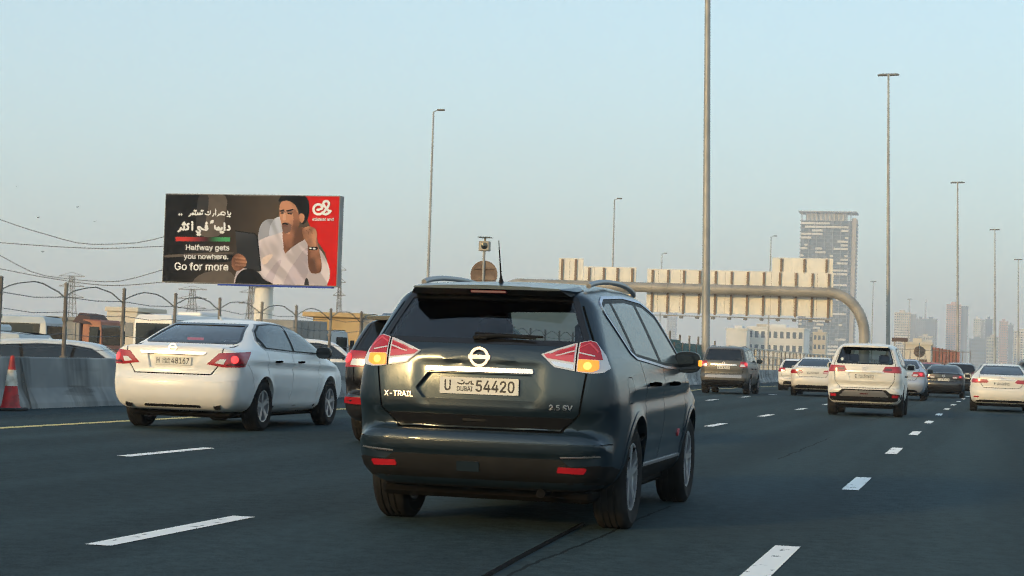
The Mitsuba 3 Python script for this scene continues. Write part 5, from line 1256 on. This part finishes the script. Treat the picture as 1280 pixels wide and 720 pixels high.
def traffic(name, label, kind, M, paint, lamps, group=None, h=0.05, see_through=False, glass='dark_glass', cat_='car', text=('A', 'DUBAI', '40167'), plate_z=0.88, plate_recess=None, clad=None, chrome=None, exhausts=(), rails=False, brake=None, spokes=5, extra=None,
            dark_roof=None, plate_label='white number plate', reflectors=None, spoiler=None, roof_mat=None):
    """lamps: (inner u, ...) outlines in a view turned by an angle, drawn for the right side and mirrored: (name, polygon, angle, low, high, material, emission)"""
    B = body_kind(kind)
    key = thing(name, label, cat_, group)
    gs = B.side_glass
    panes, last, prev_lean = [], -1.0, 0
    for y, lean in B.splits + [(9, 0)]:
        q = Polygon([(last if last < 0 else last + 0.04, 0.9), (y - 0.04, 0.9), (y - 0.04 + lean * -4, 2.0), ((last if last < 0 else last + 0.04 + prev_lean * -4), 2.0)])
        panes.append(gs.intersection(q)); last, prev_lean = y, lean
    panes = [p.buffer(-0.004) for p in panes if p.area > 0.01]
    sk = (kind, h, see_through, plate_recess is not None)
    if sk not in SHELLS:
        cuts = [B.patch(line(B.gate, 0.015), 'rear', -0.02, 0.02, 0.07)]
        for y, lean in [(B.splits[1][0], 0), (3.25, 0.03), (B.splits[0][0] - 0.02, 0.0)]:
            for fr in ('right', 'left'): cuts.append(B.patch(line([(y, B.cladz + 0.08 if y > 1.5 else 0.72), (y + lean, B.belt)], 0.015), fr, -0.016, 0.02, 0.07))
        for fr in ('right', 'left'): cuts.append(B.patch(line([(0.42, B.belt - 0.16), (0.55, B.belt - 0.28), (B.axles[0] - B.R - 0.03, 0.56)], 0.012), fr, -0.014, 0.02, 0.06))
        cuts.append(B.patch(line([(-0.86, 0.66), (-0.6, 0.635), (0.6, 0.635), (0.86, 0.66)], 0.009), 'rear', -0.012, 0.02, 0.06))
        if plate_recess: cuts.append(B.patch(rounded(plate_recess, 0.02), 'rear', -0.035, 0.03, 0.06, along=True))
        SHELLS[sk] = B.shell(h, cuts)
    body = SHELLS[sk]
    part(key, 'shut_line', B.patch(line(B.gate, 0.013), 'rear', -0.03, -0.007, 0.07), 'gap', False, M)
    for y, lean in [(B.splits[1][0], 0), (3.25, 0.03), (B.splits[0][0] - 0.02, 0.0)]:
        part(key, 'shut_line', B.patch(line([(y, B.cladz + 0.08 if y > 1.5 else 0.72), (y + lean, B.belt)], 0.013), 'right', -0.03, -0.006, 0.07), 'gap', False, M)
    if see_through:
        holes = [to_m(B.patch(B.rear_glass, 'rear', -0.22, 0.03, 0.08, along=True)), to_m(B.patch(B.wind, 'front', -0.25, 0.03, 0.1, along=True))]
        body = hollow(B, key, M, body, holes, B.liner, 0.62 if kind.startswith('sedan') else 0.16, bench=1.35 if kind.startswith('sedan') else 1.2, step=0.06)
    part(key, 'body', from_m(body), paint, 32, M)
    if roof_mat:
        part(key, 'roof_panel', B.patch(rounded([(-0.52, 0.75), (0.52, 0.75), (0.52, 2.5), (-0.52, 2.5)], 0.1), 'top', -0.01, 0.006, 0.12), roof_mat, 30, M)
    sh = dict(sheet=True) if see_through else {}
    part(key, 'rear_window', B.patch(B.rear_glass, 'rear', -0.012, -0.003 if see_through else 0.004, 0.08, **sh), 'tint_pane' if see_through else glass, 40, M)
    part(key, 'window_frame', B.patch(band(B.rear_glass.buffer(0.012), 0.026), 'rear', -0.02, 0.006, 0.06), 'black_gloss', 40, M)
    if see_through: part(key, 'windscreen', B.patch(B.wind, 'front', 0, -0.006, 0.1, sheet=True), 'clear_pane', 40, M)
    else: part(key, 'windscreen', B.patch(B.wind, 'front', -0.01, 0.004, 0.1), glass, 40, M)
    for fr in ('right', 'left'):
        part(key, 'window_frame', B.patch(gs.buffer(0.014).difference(unary([p.buffer(-0.006) for p in panes])), fr, -0.02, 0.003, 0.07), 'frame_black', 40, M)
        part(key, 'window_trim', B.patch(band(gs.buffer(0.026), 0.014), fr, -0.01, 0.007, 0.07), 'steel', 40, M)
        for p in panes: part(key, 'side_window', B.patch(p, fr, -0.012, 0.010, 0.045), 'side_glass' if see_through else glass, 40, M)
        sx = 1 if fr == 'right' else -1
        for hy in (B.splits[0][0] + 0.2, B.splits[1][0] + 0.18):
            z0 = B.belt - 0.13
            xo = np.abs(B.patch(box(hy, z0, hy + 0.2, z0 + 0.01), fr, 0, 0.02, 0.1, sheet=True).vertices[:, 0]).max()
            part(key, 'door_handle', tube([(sx * (xo - 0.05), hy, z0), (sx * (xo + 0.012), hy + 0.03, z0), (sx * (xo + 0.012), hy + 0.17, z0 + 0.004), (sx * (xo - 0.05), hy + 0.2, z0 + 0.004)], 0.015, 6), 'chrome', 40, M)
        my, mz = B.mirror_at
        mir = trimesh.creation.icosphere(2); mir.vertices = np.sign(mir.vertices) * np.abs(mir.vertices) ** 0.75 * [0.115, 0.06, 0.085]
        mir.vertices[:, 1] = np.maximum(mir.vertices[:, 1], -0.025); mir.apply_translation([sx * (B.half + 0.09), my, mz])
        mk = unique(key + '__door_mirror')
        part(mk, 'shell', mir, 'black_gloss' if paint != 'white_paint_warm' else paint, 30, M)
        part(mk, 'mirror_glass', bx(sx * (B.half + 0.09) - 0.085, sx * (B.half + 0.09) + 0.085, my - 0.034, my - 0.027, mz - 0.055, mz + 0.055, 0.002), 'dark_glass', False, M)
        part(key, 'sill_cladding', B.patch(box(1.5, B.floor, 3.3, B.floor + 0.10), fr, -0.015, 0.006, 0.08), 'black_plastic', 30, M)
        for a in B.axles: wheel(key, sx, B.half - 0.006, a, B.R, B.wheel_w, B.rim, M, spokes, spokes == 5)
    cl = clad or [(-0.62, B.floor + 0.05), (0.62, B.floor + 0.05), (0.60, B.cladz + 0.05), (0.50, B.cladz + 0.085), (-0.50, B.cladz + 0.085), (-0.60, B.cladz + 0.05)]
    part(key, 'bumper_cladding', B.patch(rounded(cl, 0.012), 'rear', -0.02, 0.006, 0.045), 'black_plastic', 30, M)
    if chrome: part(key, 'chrome_strip', B.patch(rounded(chrome, 0.008), 'rear', -0.02, 0.020, 0.05), 'chrome', 30, M)
    part(key, 'badge', emblem(0.055, B, plate_z + 0.17), 'chrome', 30, M)
    yp = min(_y(B, 0, plate_z + 0.05), _y(B, 0, plate_z - 0.05))
    plate(key, M @ T().translate([0, yp + (0.022 if plate_recess else -0.006), plate_z]), 0.50, 0.11, *text, label=plate_label)
    for nm, poly, ang, lo, hi, mat, emit in lamps:
        for sx in (1, -1):
            m = B.patch(poly, ang, lo, hi, 0.035)
            k = part(key + '__tail_lamp' + ('' if sx > 0 else '_001'), nm, m if sx > 0 else mirror(m), mat, 30, M)
            if emit: scene[k]['emitter'] = {'type': 'area', 'radiance': rgb(*emit)}
    if brake:
        (bz, by, bw, mat, emit) = brake
        k = part(key, 'brake_light', bx(-bw, bw, by - 0.02, by + 0.02, bz, bz + 0.035, 0.004), mat, False, M, label='high brake light behind the rear window')
        if emit: scene[k]['emitter'] = {'type': 'area', 'radiance': rgb(*emit)}
    for ex in exhausts:
        for sx in ((-1, 1) if ex > 0 else (1,)):
            ek = unique(key + '__exhaust'); ye = _y(B, abs(ex), 0.335)
            part(ek, 'pipe', tube([(sx * abs(ex), ye - 0.012, 0.33), (sx * abs(ex), 0.35, 0.33)], 0.05, 16, False), 'steel', 30, M); part(ek, 'bore', lathe([(0.0, 0.0), (0.047, 0.0), (0.047, 0.02), (0.0, 0.02)], 16, 'y'), 'gap', False, M @ T().translate([sx * abs(ex), ye + 0.0, 0.33]))
    if reflectors:
        for sx in (-1, 1):
            p = box(*reflectors)
            part(key, 'reflector', B.patch(p if sx > 0 else flip(p), 'rear', -0.01, 0.012, 0.05), 'red_lens', 30, M)
    if rails:
        for sx in (-1, 1):
            t = B.top
            part(key, 'roof_rail', tube(np.array([(0.60, 0.75, t - 0.06), (0.60, 0.9, t - 0.005), (0.61, 1.8, t + 0.02), (0.60, 2.45, t - 0.02), (0.59, 2.55, t - 0.06)]) * [sx, 1, 1], 0.018, 8), 'steel', 40, M)
    if spoiler:
        part(key, 'roof_spoiler', trimesh.Trimesh(*_loft(spoiler, 0.04), process=False), paint if spoiler[0][1] > 1 else 'black_gloss', 30, M)
    part(key, 'underbody', cat([bx(-0.70, 0.70, 0.4, B.L - 0.4, B.floor - 0.05, B.floor + 0.06, 0.03), tube([(-0.75, B.axles[0], B.R), (0.75, B.axles[0], B.R)], 0.05, 8)]), 'gap', False, M)
    part(key, 'aerial', tube([(0.0, 1.72, B.top - 0.03), (0.0, 1.62, B.top + 0.035)], [0.03, 0.006], 6), paint, 30, M)
    return key, B
def tail(inner, outer, zb, zt, mat='red_lens', ang=35.0, lit=None, clear=True):
    """a wrap-round tail lamp: lens, clear insert and, if lit, its bright core"""
    u0, u1 = inner, outer
    out = [('housing', Polygon([(u0, zb + 0.03), (u0 + 0.06, zt), (u1 - 0.10, zt + 0.015), (u1, zt - 0.02), (u1 - 0.12, zb - 0.01), (u0 + 0.05, zb)]), ang, -0.02, 0.008, mat, None)]
    if clear: out.append(('reversing_lens', Polygon([(u0 + 0.03, zb + 0.035), (u0 + 0.05, (zb + zt) / 2), (u0 + 0.20, (zb + zt) / 2), (u0 + 0.22, zb + 0.02), (u0 + 0.06, zb + 0.015)]), ang, 0.0, 0.013, 'clear_lens', None))
    if lit:
        c = ((u0 + u1) / 2 + 0.02, (zb + zt) / 2 + 0.01)
        out.append(('lit_bulb', affinity.scale(Point(*c).buffer((zt - zb) * 0.30), 1.35, 1), ang, 0.0, 0.016, 'red_lens', lit))
    return out
def build_traffic():
    near = dict(h=0.030)
    traffic('white_sedan', 'white sedan with lit brake lights beside the concrete barrier, left of the dark teal SUV', 'sedan', place(-10.47, 22.95, 1.0, (1.06, 1.03, 1.045)), 'white_paint',
            [('housing', Polygon([(0.41, 0.868), (0.55, 1.015), (1.05, 1.04), (0.95, 0.935), (0.89, 0.842), (0.60, 0.835)]), 38.0, -0.02, 0.008, 'red_lens', None), ('reversing_lens', Polygon([(0.50, 0.885), (0.56, 0.935), (0.63, 0.935), (0.61, 0.895), (0.60, 0.87)]), 38.0, 0.0, 0.013, 'clear_lens', None), ('lower_lens', Polygon([(0.62, 0.855), (0.66, 0.885), (0.90, 0.89), (0.87, 0.86)]), 38.0, 0.0, 0.013, 'dark_red_lens', None), ('lit_bulb', Point(0.735, 0.935).buffer(0.048), 38.0, 0.0, 0.016, 'red_lens', (0.16, 0.008, 0.007))], see_through=True, plate_recess=[(-0.36, 1.0), (0.36, 1.0), (0.31, 0.80), (-0.31, 0.80)], plate_z=0.90,
            chrome=[(-0.42, 0.985), (0.42, 0.985), (0.46, 1.02), (-0.46, 1.02)], exhausts=(0.60,), clad=[(-0.40, 0.305), (0.40, 0.305), (0.37, 0.335), (-0.37, 0.335)], brake=(1.175, 0.80, 0.11, 'red_lens', (0.11, 0.006, 0.005)), text=('H', 'DUBAI', '48167'), **near)
    traffic('black_suv', 'black SUV with red tail lights, half hidden behind the dark teal SUV', 'suv', place(-6.72, 21.6, 0.0, (1.02, 1.0, 0.97)), 'black_paint',
            tail(0.47, 1.02, 0.99, 1.19, 'red_lens', 35.0, (0.10, 0.004, 0.004)), reflectors=(0.55, 0.52, 0.84, 0.60), spoiler=[(0.12, 1.60, 0.58, 1.64), (0.42, 1.60, 0.60, 1.66), (0.62, 1.62, 0.58, 1.655)], text=('K', 'DUBAI', '71385'), rails=True, **near)
    traffic('white_suv', 'white SUV with silver lower bumper, driving ahead on the right', 'suv', place(-2.52, 45.2, 0.0, (1.0, 1.0, 1.06)), 'white_paint_warm',
            tail(0.40, 0.98, 1.02, 1.15, 'red_lens', 32.0, None, False) + [('inner_lens', Polygon([(0.43, 1.055), (0.6, 1.06), (0.6, 1.11), (0.47, 1.115)]), 32.0, 0, 0.012, 'dark_red_lens', None)], h=0.036, see_through=True,
            clad=[(-0.88, 0.30), (0.88, 0.30), (0.88, 0.52), (0.62, 0.54), (0.52, 0.62), (-0.52, 0.62), (-0.62, 0.54), (-0.88, 0.52)], plate_recess=[(-0.40, 1.0), (0.40, 1.0), (0.34, 0.82), (-0.34, 0.82)], plate_z=0.92, reflectors=(0.66, 0.45, 0.80, 0.51),
            chrome=[(-0.45, 1.02), (0.45, 1.02), (0.45, 1.04), (-0.45, 1.04)], text=('E', 'DUBAI', '30652'), spoiler=[(0.20, 1.585, 0.54, 1.61), (0.42, 1.58, 0.57, 1.63), (0.62, 1.59, 0.56, 1.64)],
            extra=None)
    k = 'white_suv'; B = BODIES['suv']; M = place(-2.52, 45.2, 0.0, (1.0, 1.0, 1.06))
    part(k, 'skid_plate', B.patch(rounded([(-0.46, 0.595), (0.46, 0.595), (0.60, 0.46), (-0.60, 0.46)], 0.015), 'rear', -0.01, 0.014, 0.05), 'steel', 30, M)
    part(k, 'tow_cover', B.patch(box(-0.10, 0.50, 0.10, 0.54), 'rear', -0.01, 0.02, 0.05), 'dark_red_lens', 30, M)
    part(k, 'sticker', B.patch(Point(-0.55, 1.30).buffer(0.035), 'rear', -0.004, 0.006, 0.03), 'plate_white', 30, M)
    traffic('grey_brown_suv', 'grey brown boxy SUV with chrome tailgate strip, ahead beside the green hoarding', 'boxy', place(-9.32, 71.0, 0.0), 'brown_paint',
            tail(0.56, 1.03, 1.05, 1.26, 'red_lens', 32.0, (0.07, 0.003, 0.003)), plate_z=1.02, chrome=[(-0.50, 1.10), (0.50, 1.10), (0.50, 1.16), (-0.50, 1.16)], clad=[(-0.88, 0.38), (0.88, 0.38), (0.88, 0.50), (0.6, 0.54), (-0.6, 0.54), (-0.88, 0.50)],
            text=('M', 'DUBAI', '82216'), rails=True)
    part('grey_brown_suv', 'bumper_step', BODIES['boxy'].patch(box(-0.70, 0.63, 0.70, 0.73), 'rear', -0.01, 0.02, 0.06), 'steel', 30, place(-9.32, 71.0, 0.0))
    traffic('white_sedan', 'white sedan with a dark rear window, directly left of the white SUV', 'sedan', place(-6.1, 73.4, 0.0, (1, 1, 1.05)), 'white_paint_warm', tail(0.36, 0.98, 0.86, 0.98, 'red_lens', 32.0, None), plate_z=0.88, text=('J', 'DUBAI', '15940'), glass='blue_glass',
            clad=[(-0.80, 0.30), (0.80, 0.30), (0.80, 0.36), (0.55, 0.42), (-0.55, 0.42), (-0.80, 0.36)])
    traffic('white_hatchback', 'white car mostly hidden behind the white sedan left of the white SUV', 'suv', place(-8.1, 88.0, 0.0, (0.98, 0.95, 0.90)), 'white_paint', tail(0.45, 1.0, 1.0, 1.2, 'red_lens'), text=('B', 'DUBAI', '63107'), glass='blue_glass')
    traffic('silver_sedan', 'silver sedan with a red tail light showing past the right side of the white SUV', 'sedan', place(-2.62, 72.0, 0.0, (1, 1, 1.08)), 'silver_paint', tail(0.36, 0.98, 0.86, 1.02, 'red_lens', 32.0, (0.09, 0.003, 0.006)), plate_z=0.62, text=('N', 'DUBAI', '27814'))
    traffic('black_sedan', 'black sedan with a bright white number plate, right of the silver sedan', 'sedan', place(-1.22, 84.0, 0.0, (1, 1, 1.0)), 'black_paint', tail(0.34, 0.98, 0.86, 1.0, 'dark_red_lens', 32.0, (0.07, 0.003, 0.003)), plate_z=0.80, text=('P', 'DUBAI', '90433'))
    traffic('black_suv', 'black SUV with a pale roof, just beyond the black sedan', 'suv', place(-0.6, 99.0, 0.0, (1, 1, 0.98)), 'black_paint', tail(0.5, 1.0, 1.0, 1.2, 'dark_red_lens'), text=('S', 'DUBAI', '55028'), roof_mat='silver_paint', rails=True)
    traffic('red_hatchback', 'small red car mostly hidden between the silver and the black sedan', 'sedan', place(-2.2, 101.0, 0.0, (0.95, 0.9, 1.1)), 'red_paint', tail(0.4, 0.98, 0.86, 1.0, 'red_lens'), text=('T', 'DUBAI', '18275'))
    traffic('white_sedan', 'white sedan cut by the right edge of the picture', 'sedan', place(0.87, 56.9, 0.0, (1.0, 1, 0.985)), 'white_paint_warm', tail(0.36, 0.97, 0.88, 0.985, 'red_lens', 30.0, (0.07, 0.003, 0.003), False), plate_z=0.86, text=('F', 'DUBAI', '46903'), see_through=True, h=0.036,
            chrome=[(-0.36, 0.98), (0.36, 0.98), (0.36, 1.0), (-0.36, 1.0)], reflectors=(0.66, 0.44, 0.80, 0.475), clad=[(-0.74, 0.30), (0.74, 0.30), (0.74, 0.34), (0.55, 0.365), (-0.55, 0.365), (-0.74, 0.34)])
    traffic('brown_suv', 'dark brown SUV with roof rails just beyond the white sedan at the right edge', 'boxy', place(2.6, 78.0, 0.0, (1, 1, 0.94)), 'brown_paint', tail(0.56, 1.03, 1.05, 1.26, 'dark_red_lens'), text=('R', 'DUBAI', '39561'), rails=True)
    # cars standing in the yard beyond the barrier
    Gz = -0.6
    traffic('pale_estate_car', 'dusty pale blue estate car standing side-on behind the barrier, behind the traffic cone', 'boxy', place(-24.0, 41.5, -72.0, (1, 0.98, 0.965), Gz), 'pale_paint', tail(0.56, 1.03, 1.05, 1.26, 'red_lens'), group=None, text=('C', 'DUBAI', '20418'))
    traffic('pale_estate_car', 'pale car with a white roof behind the barrier, right of the white sedan', 'boxy', place(-25.9, 64.3, -68.0, (1, 0.98, 1.16), Gz), 'white_paint', tail(0.56, 1.03, 1.05, 1.26, 'red_lens'), text=('D', 'DUBAI', '77093'))

HERO = build_hero()
build_traffic()
